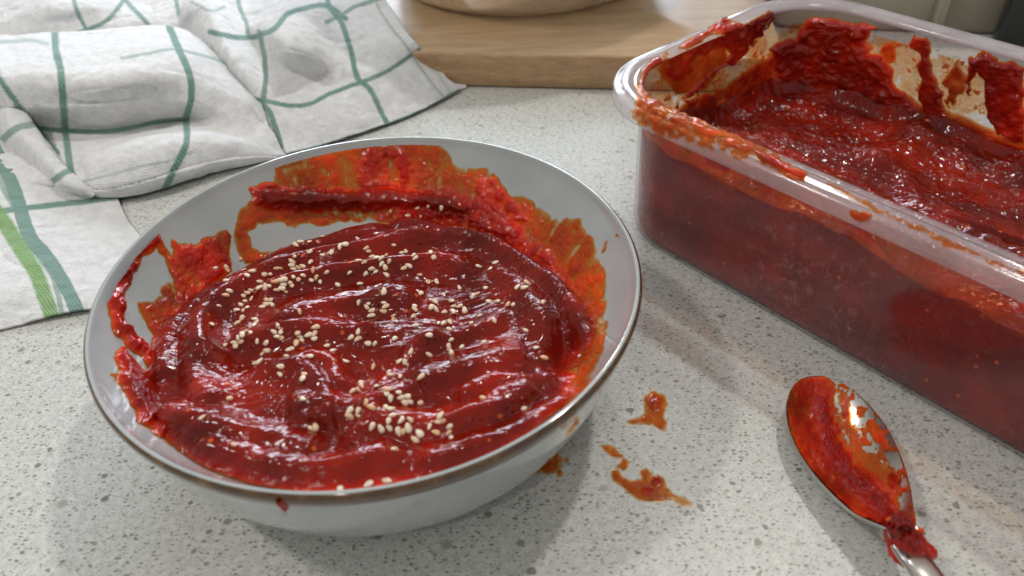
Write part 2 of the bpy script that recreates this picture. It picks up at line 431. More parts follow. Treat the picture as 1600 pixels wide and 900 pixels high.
V, Q = lathe(rim_prof[6:], 180); mesh_obj('rim_edge', V, Q[:, ::-1], M['glaze'], bowl)

# ------------------------------------------------------------------ sauce in the bowl
NT, NR = 1300, 330
th = np.linspace(0, 2 * np.pi, NT, endpoint=False)
r1 = np.concatenate([np.linspace(.004, .55, 120, endpoint=False), .55 + (.964 - .55) * (1 - (1 - np.linspace(0, 1, NR - 120)) ** 1.15)])
TH, RR = np.meshgrid(th, r1, indexing='ij')
XX, YY = RR * np.cos(TH), RR * np.sin(TH); ZW = z_in(RR)
PX, PY = proj(np.stack([XX, YY, ZW], -1))
dz = 2.7 * .468 / .752 * np.clip((RR - .22) / .752, 1e-6, 1) ** 1.7
nl = np.sqrt(1 + dz * dz)
# wall smears: (thickness in R, softness px, polygon px)
MMU = 1 / 85.0
wx = PX + 3.5 * fbm(PX / 20, PY / 20, 0, 3, 5); wy = PY + 3.5 * fbm(PX / 20, PY / 20, 9, 3, 6)
smears = [
 # broad orange film on the back right wall
 (.42, 7, [(425,255),(470,238),(530,224),(590,216),(650,215),(690,228),(715,262),(760,262),(785,285),(800,305),(845,320),(860,345),(905,342),(925,375),(935,410),(948,430),(950,480),(945,520),(930,580),(900,640),(860,640),(880,520),(820,420),(740,340),(640,310),(560,300),(470,305),(430,300)]),
 (1.5, 16, [(600,300),(700,285),(760,300),(800,330),(860,380),(900,430),(925,500),(915,580),(860,600),(860,480),(760,380),(640,330)]),
 (1.4, 8, [(565,238),(600,226),(640,234),(650,270),(640,300),(560,300)]),
 (1.2, 7, [(735,280),(775,275),(800,310),(840,350),(800,350),(750,320)]),
 (4.4, 11, [(392,296),(410,288),(450,290),(510,293),(570,296),(620,290),(700,300),(740,320),(740,345),(640,330),(560,330),(480,335),(420,330),(395,318)]),
 (3.0, 26, [(578,338),(600,308),(700,303),(770,328),(830,368),(868,425),(800,405),(740,372),(650,356),(600,354)]),
 # arc smear on back left wall
 (.5, 6, [(392,318),(430,325),(520,333),(600,330),(570,345),(500,357),(455,350),(410,348),(388,360),(392,385),(420,395),(450,390),(430,410),(385,412),(368,395),(364,365),(370,335)]),
 # left curtain and ring
 (1.3, 6, [(232,378),(243,362),(254,378),(262,395),(270,400),(272,375),(300,385),(330,372),(350,358),(357,365),(355,400),(362,425),(330,450),(290,480),(270,520),(250,560),(268,500),(274,440),(262,410),(245,385)]),
 (1.9, 5, [(243,362),(255,380),(222,398),(206,430),(196,455),(192,490),(205,520),(232,545),(262,560),(260,590),(235,575),(200,540),(178,510),(165,470),(172,440),(190,415),(215,385)]),
 (.7, 6, [(215,475),(240,470),(258,445),(270,430),(275,500),(262,545),(245,530),(222,500)]),
 (2.6, 6, [(182,552),(192,545),(210,570),(240,590),(280,600),(300,680),(250,680),(215,655),(195,620),(186,585)]),
 (.6, 9, [(195,600),(230,640),(262,690),(320,735),(420,765),(480,775),(480,720),(330,690),(240,600)]),
 (.35, 3, [(938,395),(944,380),(950,378),(946,386),(940,398)]), (.35, 3, [(963,368),(968,361),(975,364),(970,370)]),
 (.25, 3, [(172,586),(182,583),(190,596),(182,594)]),
 (1.0, 9, [(880,640),(940,560),(950,500),(925,560),(895,600),(870,625)]),
]
holes = [ (9, [(435,290),(440,262),(460,250),(490,243),(485,262),(455,275)], .75),
 (5, [(610,250),(622,246),(630,265),(628,290),(612,288),(604,268)], .8), (7, [(705,290),(730,285),(725,300)], .4),
 (7, [(888,600),(896,575),(906,560),(904,590),(894,608)], .75), (5, [(395,362),(450,352),(555,346),(560,352),(440,385),(400,380)], 1)]
T = np.zeros_like(PX)
brush = .66 + .42 * fbm(TH * 30, RR * 3.5, 0, 3, 31)                      # dragged streaks running down the wall
for t, soft, P in smears:
    sd = poly_sd(wx, wy, P)
    T = np.maximum(T, t * MMU * ss(-2, soft * (2.6 if t < 1 else 1.7), sd + 2))
front_ok = (YY < -.5) & (ZW > .5)
T = T * np.where(T < 2.5 * MMU, np.clip(brush + .2 + .35 * fbm(PX / 14, PY / 14, 0, 3, 88), .10, 1.6), 1)
for soft, P, k in holes:
    T = T * (1 - k * ss(-2, soft, poly_sd(wx, wy, P)))
T += np.where(T > .2 * MMU, .16 * MMU * fbm(XX * 42, YY * 42, ZW * 42, 3, 3), 0)
# the body of sauce
wX = XX + .02 * fbm(XX * 3, YY * 3, 0, 2, 41); wY = YY + .02 * fbm(XX * 3, YY * 3, 5, 2, 42)
lvl = .375 - .105 * YY + .035 * np.exp(-((XX + .0) ** 2 + (YY + .1) ** 2) / .25) - .03 * ss(.6, .9, RR) * (YY > 0)
def ridge(P, h, wf, wb, z=.40, taper=.12):
    Q = np.array([un(a, b, z)[:2] for a, b in smooth_line(P, 5)])
    d, s, t = line_d(wX, wY, Q)
    wdt = np.where(s < 0, wf, wb)
    e = ss(0, taper, t) * ss(0, taper, 1 - t)
    return h * np.exp(-(d / wdt) ** 2) * (.15 + .85 * e)
ridges = [
 ([(262,560),(290,480),(345,425),(420,385),(500,358),(560,343),(620,335)], .050, .035, .10),
 ([(335,600),(318,540),(335,480),(385,430),(450,400),(530,382),(600,366),(680,352),(706,358)], .085, .045, .10),
 ([(398,470),(440,440),(500,425),(570,412),(640,402),(700,402),(745,420)], .075, .040, .10),
 ([(430,520),(470,490),(530,470),(600,462),(650,470)], .045, .04, .10),
 ([(640,340),(720,345),(790,370),(840,405),(880,450),(905,500),(912,550)], .06, .05, .07),
 ([(760,395),(800,425),(835,470),(850,520),(830,560)], .045, .05, .08),
 ([(620,560),(690,535),(740,520),(770,495),(775,470)], .045, .04, .08),
 ([(640,625),(690,600),(740,585),(790,562),(830,556)], .060, .055, .13),
 ([(345,525),(420,530),(500,515),(560,522),(600,515)], .06, .05, .08),
 ([(390,592),(450,596),(490,575),(530,590),(545,640)], .055, .05, .07),
 ([(440,665),(510,658),(560,662),(620,640),(660,610)], .060, .045, .09),
 ([(560,690),(640,680),(720,672),(780,645),(850,600)], .055, .04, .09),
 ([(250,640),(300,670),(370,700),(450,715),(520,735)], .055, .05, .08),
 ([(300,715),(380,740),(480,758),(560,745),(640,718)], .05, .04, .08),
 ([(640,745),(720,722),(790,690),(850,650),(890,610)], .055, .04, .07),
 ([(300,500),(300,560),(312,620),(340,660)], .05, .04, .08),
 ([(530,735),(575,690),(590,640),(625,585),(660,545),(705,520)], .060, .06, .05), ([(470,590),(500,610),(520,660),(500,700)], .055, .06, .05),
 ([(250,600),(262,540),(290,500)], .05, .05, .06), ([(700,640),(760,612),(830,600),(870,585)], .05, .05, .05), ([(590,330),(640,322),(700,335),(740,350),(790,350)], .05, .05, .06),
]
rel = np.zeros_like(XX)
for P, h, wf, wb in ridges:
    rel = np.maximum(rel, ridge(P, h * 1.1, wf * 1.15, wb * .80)) + .25 * np.minimum(rel, ridge(P, h, wf, wb))
ph = np.arctan2(wY + .15, wX) ; rad = np.hypot(wX, wY + .15)
rel += .007 * np.sin(rad * 34 + ph * 2 + 2.5 * vn(wX * 3, wY * 3, 0, 77)) * (.5 + .5 * vn(wX * 4, wY * 4, 0, 78))
rel += .018 * fbm(wX * 3.0, wY * 3.0, 0, 2, 51)
rel += .0048 * fbm(wX * 8 + wY * 3, wY * 24 - wX * 8, 0, 3, 61)                  # dragged ripples
pul = fbm(XX * 60, YY * 60, 0, 2, 63)
rel += .0006 * pul + .0022 * np.clip(vn(XX * 38, YY * 38, 0, 65) - .35, 0, 1) * 2
pit = np.hypot(*(np.stack([XX, YY]) - un(880, 555, .33)[:2].reshape(2, 1, 1)))
rel -= .08 * np.exp(-(pit / .10) ** 2)
for (bx, by, br, bh) in ((430, 620, .20, .035), (590, 585, .13, -.045), (700, 480, .12, -.04), (380, 560, .10, -.03), (620, 450, .10, .03), (760, 640, .14, .03), (500, 690, .16, -.02)):
    cxy = un(bx, by, .40)[:2]; rel += bh * np.exp(-(((wX - cxy[0]) ** 2 + (wY - cxy[1]) ** 2) / br ** 2))
ZL = lvl + rel - .03
gapm = 1 - ss(-3, 3, poly_sd(wx, wy, [(372,425),(362,380),(395,340),(470,330),(575,330),(590,345),(540,362),(450,388),(400,412)]))
lift = (ZL - ZW)
lift = np.where(lift > 0, lift, 0) 
T0 = T
# soft union of the pool and the wall film
tot_v = np.maximum(lift, 0)
thick_mm = np.maximum(tot_v / nl, T) * 85
cosn, sinn = 1 / nl, dz / nl
wall_mode = tot_v < T * nl
off = np.maximum(T, 0)
edge = (np.maximum(tot_v / nl, T) < .03 * MMU)
off = np.where(edge & wall_mode, -.08 * MMU, off)
Xo = XX - np.where(wall_mode, off * sinn * np.cos(TH), 0); Yo = YY - np.where(wall_mode, off * sinn * np.sin(TH), 0)
Zo = np.where(wall_mode, ZW + off * cosn, ZW + tot_v - np.where(edge, .06 * MMU, 0))
V = np.stack([Xo, Yo, Zo], -1).reshape(-1, 3)
Q = grid_q(NT, NR, True)
keep = (~edge).reshape(-1)
Q = Q[keep[Q].any(1)]
chili = thing('chili_sauce', 'thick glossy dark red chili sauce swirled inside the grey bowl', 'sauce')
def compact(V, Q, attr):
    used = np.unique(Q); mp = np.full(len(V), -1); mp[used] = np.arange(len(used))
    return V[used], mp[Q], attr[used]
V, Q, A = compact(V, Q, thick_mm.reshape(-1))
sb = mesh_obj('sauce_body', V, Q[:, ::-1], M['sauce'], chili, attrs={'thick': A})
bvh = BVHTree.FromPolygons([tuple(v) for v in V * S], [tuple(int(i) for i in q) for q in Q], epsilon=0)

def blob(name, px_poly, zfun, thick, soft, mat, parent=None, step=.0035, warp=3.0, seedn=0, extra=None, label=None, cat=None, group=None):
    """a puddle of sauce lying on a flat surface at height zfun, outline measured in the photograph"""
    P = np.array(px_poly, float)
    W = np.array([un(a, b, zfun)[:2] for a, b in P])
    x0, y0 = W.min(0) - .05; x1, y1 = W.max(0) + .05
    gx, gy = np.arange(x0, x1, step), np.arange(y0, y1, step)
    X, Y = np.meshgrid(gx, gy, indexing='ij')
    px, py = proj(np.stack([X, Y, 0 * X + zfun], -1))
    qx = px + warp * fbm(px / 12, py / 12, 0, 3, seedn); qy = py + warp * fbm(px / 12, py / 12, 7, 3, seedn + 1)
    t = thick * MMU * ss(-2, soft, poly_sd(qx, qy, P) + 2.0)
    for th_, so_, P2 in (extra or []):
        t = np.maximum(t, th_ * MMU * ss(-1, so_, poly_sd(qx, qy, P2)))
    t = t * (.8 + .35 * fbm(X * 30, Y * 30, 0, 3, seedn + 5))
    e = t < .03 * MMU
    Z = zfun + np.where(e, .004, t + .004)
    V = np.stack([X, Y, Z], -1).reshape(-1, 3); Q = grid_q(len(gx), len(gy)); k = (~e).reshape(-1)
    Q = Q[k[Q].any(1)]
    V, Q, A = compact(V, Q, (t * 85).reshape(-1))
    mat = M['drip']
    o = mesh_obj(name, V, Q, mat, parent, attrs={'thick': A})
    if label: tag(o, label, cat, group)
    return o
blob('sauce_drip', [(1008,622),(1022,614),(1036,618),(1042,632),(1036,644),(1034,652),(1041,662),(1037,671),(1030,668),(1020,662),(1005,661),(990,662),(983,660),(998,656),(1010,648),(1008,636)],
     0, .27, 5, M['sauce'], warp=.8, seedn=101, extra=[(.95, 14, [(1008,624),(1014,617),(1024,613),(1034,617),(1040,626),(1040,638),(1032,646),(1020,648),(1010,642),(1006,633)]), (.45, 4, [(1030,655),(1040,660),(1036,670)])],
     label='orange sauce blob with two short feet, uppermost spill on the worktop right of the bowl', cat='sauce drip')
blob('sauce_drip', [(957,738),(965,736),(972,748),(985,754),(1006,752),(1003,738),(1010,735),(1020,745),(1036,748),(1040,762),(1052,775),(1040,780),(1020,782),(1000,780),(985,770),(970,756),(960,750)],
     0, .28, 5, M['sauce'], warp=.8, seedn=111, extra=[(2.4, 9, [(1018,744),(1032,744),(1036,756),(1024,764),(1014,756)]), (2.2, 10, [(998,764),(1010,758),(1024,766),(1018,778),(1002,776)])],
     label='largest orange drip, splayed with two dark red lumps, between bowl and spoon', cat='sauce drip')
blob('sauce_drip', [(942,700),(952,697),(966,706),(972,714),(962,713),(950,705)], 0, .28, 4, M['sauce'], warp=3, seedn=121,
     label='faint orange speckle trail on the worktop between the two bigger drips', cat='sauce drip')
blob('sauce_drip', [(968,726),(976,718),(982,722),(975,730)], 0, .22, 3, M['sauce'], warp=3, seedn=125,
     label='tiny orange fleck on the worktop just above the splayed drip', cat='sauce drip')
blob('sauce_drip', [(1050,774),(1068,778),(1082,788),(1070,792),(1052,783)], 0, .14, 8, M['sauce'], warp=3, seedn=129,
     label='pale wiped orange trace at the right tail of the splayed drip', cat='sauce drip')
blob('sauce_stain', [(835,735),(845,715),(870,708),(882,716),(876,735),(855,748)], 0, .26, 9, M['sauce'], warp=6, seedn=131,
     label='faint rusty stain of sauce on the worktop in the shade under the bowl', cat='sauce stain')
# small runs on the outside of the bowl
def rim_drip(px, py, w_, l_, name='drip'):
    a = un(px, py, .565); ang = math.atan2(a[1], a[0])
    us = np.linspace(-1, 1, 22); vs = np.linspace(0, 1, 26)
    V, A = [], []
    for u in us:
        for v in vs:
            z = .578 - l_ * v
            ww = w_ * (1 - .55 * v + .18 * math.sin(v * 7))
            t = 1.5 * MMU * max(0, 1 - abs(u) ** 2.4) * (1 - max(0, v - .85) / .15) ** .5
            r = (float(r_out(z)) if z < .545 else .9925 + .0075 * min(1, (z - .545) / .02)) + t + .001
            th_ = ang + u * ww
            V.append((r * math.cos(th_), r * math.sin(th_), z)); A.append(t * 85 + .2)
    return mesh_obj(name, V, grid_q(22, 26)[:, ::-1], M['sauce'], chili, attrs={'thick': A})
rim_drip(440, 778, .010, .075)
def out_smear(px, py, z, w_, h_, t_=.35):
    a = un(px, py, z); ang = math.atan2(a[1], a[0])
    us = np.linspace(-1, 1, 40); vs = np.linspace(-1, 1, 40)
    U, Vv = np.meshgrid(us, vs, indexing='ij')
    zz_ = z + h_ * Vv
    f = ss(0, .5, 1 - np.hypot(U + .35 * vn(Vv * 2, U * 2, 0, 9), Vv) + .35 * fbm(U * 3, Vv * 3, 0, 3, 5))
    t = t_ * MMU * f
    r = r_out(zz_) + t + .0015
    a_ = ang + U * w_
    V = np.stack([r * np.cos(a_), r * np.sin(a_), zz_], -1).reshape(-1, 3); Q = grid_q(40, 40); k = (t > .02 * MMU).reshape(-1)
    V, Q, A = compact(V, Q[k[Q].any(1)], (t * 85).reshape(-1))
    mesh_obj('smear', V, Q, M['sauce'], chili, attrs={'thick': A})
out_smear(893, 668, .42, .028, .05, .10)

# ------------------------------------------------------------------ sesame seeds
c3 = "575,215 635,275 670,262 730,290 745,318 865,270 885,305 300,335 345,352 405,305 445,310 478,320 515,295 540,343 510,390 520,447 405,400 435,425 355,440 230,430 135,520 315,520 500,580 300,665 375,670 365,700 405,725 400,767 500,668 515,695 495,728 570,795 575,765 780,450 850,505 910,505 765,575 785,590 735,690 740,720 870,640 900,660 870,705 905,720 965,595 970,740 1030,655 1040,690 1040,735 1090,695 1130,725 1090,550 1195,610 1225,595 1325,655 1385,655 1250,770 1360,808 1185,820 925,825 965,825 1015,820 1015,875 745,840 300,890 730,770 655,393 695,375 360,240 380,265 195,210 155,225 60,280 20,290 1370,350 1330,400"
c4 = "370,152 345,185 325,212 620,310 600,350 540,340 740,460 605,683 690,822 275,770 110,805 20,755 25,855 290,345 240,185 750,895 470,480 510,475"
c5 = "520,38 490,92 540,90 670,100 815,52 810,102 760,120 800,142 695,130 705,152 665,182 540,135 515,130 615,228 588,280 540,360 537,423 405,262 435,240 345,340 380,325 770,285 730,425 715,455 715,620 140,612 955,240 905,203 1050,325 1275,187 1220,180 1090,138 1145,148 1145,98 1265,370 1430,145 1170,492 1175,517 1100,560 1150,548 1390,400 1400,430 1290,520 1375,545 1365,575 1210,640 1250,680 1190,640 1080,708 1150,705 1085,755 1150,745 1400,615 1365,680 1410,700 1255,835 1325,850 1385,790 1390,840 1415,745 785,850 815,835 245,115 305,95 110,195 230,170 180,175 250,180 360,165 425,180"
c6 = "400,35 495,110 645,70 645,140 640,20 600,20 560,25 795,18 955,10 1175,75 1240,205 880,155 725,188 635,190 652,233 495,245 290,295 325,300 370,225 440,400 293,400 430,580 355,575 880,550 1160,622 578,675 560,715 500,750 590,710 640,748 545,787 635,795 400,840 430,795 365,700 300,705 315,780 350,760 280,785 220,755 215,710 155,768 240,668 245,635 200,605 225,625 280,510 300,545 220,560 340,540 320,575 650,820"
c2 = "565,185 575,212 480,190 485,205 680,120 700,160 570,295 590,370 560,410 510,488 455,640 730,250 770,220 830,300 860,240 905,240 960,200 990,195 1075,170 1090,200 1130,190 1165,180 1225,145 1245,210 1100,100 870,340 830,350 900,330 950,300 990,290 1020,280 1090,260 1060,305 1010,320 1000,350 960,365 1030,380 1080,330 1130,280 1170,250 760,370 730,390 700,410 765,435 710,450 680,480 735,505 700,520 650,525 880,440 910,440 925,475 850,500 880,470 690,590 650,625 790,590 800,620 785,640 715,690 680,720 750,690 660,740 560,795 650,770 700,780 640,800 820,760 870,775 880,835 850,860 1220,70 1110,15 1140,540 1150,560 1350,230 1300,300 1270,270 1230,290"
c1 = "1100,500 1120,545 935,550 950,590 910,620 820,605 1020,590 1285,470 905,700 1030,740 1300,610 1270,620 1395,570 880,740 1190,670 1160,690 1460,640 1400,730 1440,750 1500,700 1550,710 1500,800 1450,845 1540,830 680,840 750,800 860,760 1580,760"
sp_ = []
for s_, ox, oy, k in ((c3, 500, 340, 5), (c4, 700, 380, 5), (c5, 330, 500, 5), (c6, 560, 500, 4.5), (c2, 240, 380, 5), (c1, 280, 260, 5)):
    for q in s_.split():
        a, b = q.split(','); sp_.append((ox + float(a) / k, oy + float(b) / k))
sp_ += [(610,331),(669,323),(690,325),(718,320),(637,337),(657,337),(652,325),(316,653),(366,696),(576,757),(532,765),(615.6,702),(605,752),(488,669),(594,670)]
seeds = []
for q in sp_:
    if all(math.hypot(q[0] - r[0], q[1] - r[1]) > 4.6 for r in seeds): seeds.append(q)
seeds = seeds[:299]
def seed_mesh(k):
    V = []; nu, nv = 12, 9
    for i in range(nv):
        t = i / (nv - 1); x = -math.cos(t * math.pi)
        wd = math.sin(t * math.pi) ** .9 * (1 - .28 * x)
        for j in range(nu):
            a = j / nu * 2 * math.pi
            V.append((x * .0178, wd * math.cos(a) * (.0112 + .0012 * (k % 3 - 1)) + (.0025 if k == 3 else 0) * x * x, wd * math.sin(a) * .0068))
    Q = [(i * nu + j, i * nu + (j + 1) % nu, (i + 1) * nu + (j + 1) % nu, (i + 1) * nu + j) for i in range(nv - 1) for j in range(nu)]
    o = mesh_obj('sesame_seed', V, Q, M['seed']); me = o.data; bpy.data.objects.remove(o); return me
sm = [seed_mesh(k) for k in range(4)]
camv = Vector(CAM * S)
def cluster(x, y):
    if y < 352 and x > 590: return ('small sesame seeds at the far edge of the sauce, below the smeared back wall', 'pale sesame seed at the far edge of the sauce below the smeared back wall')
    if x < 495 and y < 480: return ('', 'pale sesame seed in the dense drift on the left upper swirl of the sauce')
    if x < 500 and y < 600: return ('', 'pale sesame seed in the loose bunch left of the middle of the sauce')
    if x < 660 and y < 450: return ('', 'pale sesame seed on the upper middle ridges of the sauce')
    if 630 <= x < 740 and y < 520: return ('', 'pale sesame seed in the bunch right of the middle of the sauce')
    if x >= 740 : return ('', 'pale sesame seed thinly scattered on the right part of the sauce')
    if y >= 590 and x >= 530: return ('', 'pale sesame seed in the band trailing down the front middle of the sauce')
    if y < 590: return ('', 'pale sesame seed scattered around the centre of the sauce swirl')
    return ('', 'pale sesame seed lying alone on the plain front left part of the sauce')
alone = {(358, 622): 'slanted sesame seed alone on the front left of the sauce, upper of three', (316, 653): 'sesame seed alone nearest the left edge of the front sauce',
         (366, 696): 'sesame seed alone on the front left sauce, nearest the brown rim', (576, 757): 'sesame seed touching the front rim of the bowl at the sauce edge'}
nseed = 0; clusters = {}
for k, (x, y) in enumerate(seeds):
    d = Vector((un(x, y, 0) - CAM).tolist()).normalized()
    loc, nrm, idx, dist = bvh.ray_cast(camv, d)
    if loc is None: continue
    if nrm.dot(d) > 0: nrm = -nrm
    nrm = (nrm + Vector((0, 0, .8))).normalized()
    o = bpy.data.objects.new('sesame_seed', sm[k % 4]); sc.collection.objects.link(o)
    if x < 480 and y < 480: ang = math.radians(35) + random.gauss(0, .35)
    else: ang = random.uniform(0, math.pi)
    q = nrm.to_track_quat('Z', 'X').to_matrix().to_4x4() @ Matrix.Rotation(ang, 4, 'Z') @ Matrix.Rotation(random.gauss(0, .22), 4, 'Y')
    if k % 4 == 1: pass
    s_ = random.uniform(.66, 1.0)
    o.matrix_world = Matrix.Translation(loc + nrm * .0033 * S * random.uniform(-.5, 1.3)) @ q @ Matrix.Scale(s_, 4)
    lb = cluster(x, y)[1]; g = lb.replace('pale sesame seed', 'sesame seeds')
    own = [l2 for (ax, ay), l2 in alone.items() if math.hypot(ax - x, ay - y) < 5]
    if own: tag(o, own[0], 'sesame seed', g)
    else: clusters.setdefault(lb, []).append((x, y, o))
    nseed += 1
for lb, L_ in clusters.items():
    g = lb.replace('pale sesame seed', 'sesame seeds'); where = lb.replace('pale sesame seed', '').replace('in the ', 'of the ', 1)
    done = set()
    for word, key in (('leftmost', lambda q: q[0]), ('rightmost', lambda q: -q[0]), ('farthest', lambda q: q[1]), ('nearest', lambda q: -q[1])):
        q = min((q for q in L_ if q[2].name not in done), key=key, default=None)
        if q is None: continue
        done.add(q[2].name)
        tag(q[2], word + ' single seed' + where, 'sesame seed', g)
    for q in L_:
        if q[2].name not in done: tag(q[2], lb, 'sesame seed', g)
print('seeds', nseed)

# ------------------------------------------------------------------ plastic tub
VX = np.array([0.63341391, -0.77381317]); NX = np.array([0.77381317, 0.63341391])
A0, A1, P0, P1 = -.27, 2.45, 1.31, 3.10
def rrect(ins, nc=28, nl=60, ns=40, crn=.44):
    """rounded rectangle inset from the rim outline; same count of points for every inset, constant point order"""
    rc = max(crn - ins * .85, .05)
    a0, a1, p0, p1 = A0 + ins, A1 - ins, P0 + ins, P1 - ins
    pts = []
    def seg(x0, y0, x1, y1, n):
        for t in np.linspace(0, 1, n, endpoint=False): pts.append((x0 + (x1 - x0) * t, y0 + (y1 - y0) * t))
    def arc(cx, cy, s):
        for t in np.linspace(0, math.pi / 2, nc, endpoint=False): pts.append((cx + rc * math.cos(s + t), cy + rc * math.sin(s + t)))
    seg(a0 + rc, p0, a1 - rc, p0, nl); arc(a1 - rc, p0 + rc, -math.pi / 2)
    seg(a1, p0 + rc, a1, p1 - rc, ns); arc(a1 - rc, p1 - rc, 0)
    seg(a1 - rc, p1, a0 + rc, p1, nl); arc(a0 + rc, p1 - rc, math.pi / 2)
    seg(a0, p1 - rc, a0, p0 + rc, ns); arc(a0 + rc, p0 + rc, math.pi)
    q = np.array(pts); return q[:, :1] * VX + q[:, 1:] * NX, q
def sweep(prof, **kw):
    R_ = [rrect(i, **kw)[0] for i, z in prof]
    n = len(R_[0]); V = np.zeros((n, len(prof), 3))
    for j, (i, z) in enumerate(prof): V[:, j, :2] = R_[j]; V[:, j, 2] = z
    return V.reshape(-1, 3), grid_q(n, len(prof), True)
tub = thing('food_tub', 'long cloudy plastic tub with wide rim, nearly full of red sauce', 'plastic tub')
body_prof = [(.118, .775), (.121, .70), (.128, .40), (.136, .07), (.146, .030), (.17, .008), (.22, .004), (.9, .004)]
V, Q = sweep(body_prof); mesh_obj('tub_wall', V, Q, M['plastic'], tub)
inn_prof = [(.9, .014), (.225, .014), (.178, .02), (.158, .04), (.147, .08), (.139, .40), (.131, .70), (.1295, .778)]
flange = [(.006, .722), (.0, .725), (.0, .775), (.004, .786), (.014, .790), (.028, .787), (.034, .790), (.040, .802), (.050, .808), (.062, .808), (.072, .800), (.095, .797), (.120, .796), (.129, .790), (.131, .772),
          (.118, .772), (.100, .788), (.072, .790), (.052, .797), (.044, .795), (.036, .778), (.016, .779), (.010, .772), (.009, .723), (.006, .722)]
V, Q = sweep(flange); mesh_obj('tub_rim', V, Q, M['flange'], tub)
print('tub')

# sauce in the tub
tubs = thing('chili_sauce', 'dark red sauce filling the plastic tub and smeared up its far wall', 'sauce')
KW = dict(nc=60, nl=300, ns=150)
def winset(z): return np.interp(z, [0, .03, .08, .40, .70, .79], [.20, .165, .151, .1425, .1345, .132])
base, q0 = rrect(.14, **KW)
NU = len(base)
al, pe = q0[:, 0], q0[:, 1]
lev = .56 - .165 * ss(1.4, 2.3, pe) - .04 * ss(.9, 1.8, al) * (pe < 2) + .02 * vn(al * 3, pe * 3, 0, 5) + .02 * vn(al * 9, pe * 9, 0, 6)
zs = np.linspace(0, 1, 90)
rows = []
rcache = {}
def ring(ins):
    k = round(float(ins), 4)
    if k not in rcache: rcache[k] = rrect(k, **KW)[1]
    return rcache[k]
# side skirt
side = np.zeros((NU, 60, 3))
for j, t in enumerate(np.linspace(0, 1, 60)):
    z = .022 + (lev - .022) * t
    ra, rb = ring(.200), ring(.132)
    ins = winset(z); f = ((ins - .132) / .068)[:, None]
    qq = rb * (1 - f) + ra * f
    side[:, j, :2] = qq[:, :1] * VX + qq[:, 1:] * NX
    side[:, j, 2] = z
# top surface rings
NK = 230
topv = np.zeros((NU, NK, 3)); cen = np.array([(A0 + A1) / 2, (P0 + P1) / 2])
edge_q = ring(.1385)
for j, t in enumerate(np.linspace(0, 1, NK)):
    # shrink towards the long axis of the tub
    hx, hy = (A1 - A0) / 2 - .14, (P1 - P0) / 2 - .14
    axis_a = np.clip(edge_q[:, 0], A0 + .14 + hy * .8, A1 - .14 - hy * .8)
    tgt = np.stack([axis_a, np.full(NU, cen[1])], 1)
    qq = edge_q * (1 - t) + tgt * t
    x, y = qq[:, 0], qq[:, 1]
    l2 = .555 - .165 * ss(1.4, 2.3, y) - .04 * ss(.9, 1.8, x) * (y < 2) - .03
    wxx = x + .08 * fbm(x * 2.5, y * 2.5, 0, 2, 91); wyy = y + .08 * fbm(x * 2.5, y * 2.5, 4, 2, 92)
    relf = .038 * fbm(wxx * 2.4, wyy * 3.2, 0, 2, 93) + .012 * fbm(wxx * 6, wyy * 11, 0, 3, 94) + .0045 * fbm(x * 34, y * 38, 0, 3, 95) + .006 * np.clip(fbm(x * 17, y * 17, 0, 2, 96), 0, 1)
    relf += .10 * np.exp(-((y - 2.05 + .25 * (x - 1.2)) / .16) ** 2) * ss(.8, 1.5, x) + .06 * np.exp(-(((x - .75) / .10) ** 2 + ((y - 2.6) / .35) ** 2))
    relf -= .06 * np.exp(-(((x - .35) / .5) ** 2 + ((y - 2.7) / .2) ** 2))
    b = ss(0, .10, t)
    topv[:, j, :2] = qq[:, :1] * VX + qq[:, 1:] * NX
    topv[:, j, 2] = lev * (1 - b) + (l2 + relf) * b
allv = np.concatenate([side, topv], 1); nj = allv.shape[1]
mesh_obj('sauce_body', allv.reshape(-1, 3), grid_q(NU, nj, True), M['tubsauce'], tubs, attrs={'thick': np.full(NU * nj, 5.0)})
# smears on the walls above the level
NZ = 170
WZ = np.linspace(.30, .792, NZ)
W = np.zeros((NU, NZ, 3)); nr = np.zeros((NU, 2))
tn_ = np.roll(base, -1, 0) - np.roll(base, 1, 0); tn_ /= np.linalg.norm(tn_, axis=1)[:, None]
nr = np.stack([-tn_[:, 1], tn_[:, 0]], 1)                                 # inward
for j, z in enumerate(WZ):
    ra, rb = ring(.200), ring(.132); f = (winset(z) - .132) / .068
    qq = rb * (1 - f) + ra * f
    W[:, j, :2] = qq[:, :1] * VX + qq[:, 1:] * NX - nr * .0025; W[:, j, 2] = z
px, py = proj(W)
AL = np.repeat(al[:, None], NZ, 1); PE = np.repeat(pe[:, None], NZ, 1); ZZ = W[..., 2]
near = PE < 1.62
far = ~near
wx = px + 5 * fbm(px / 18, py / 18, 0, 3, 15); wy = py + 5 * fbm(px / 18, py / 18, 9, 3, 16)
tf = np.zeros_like(px)
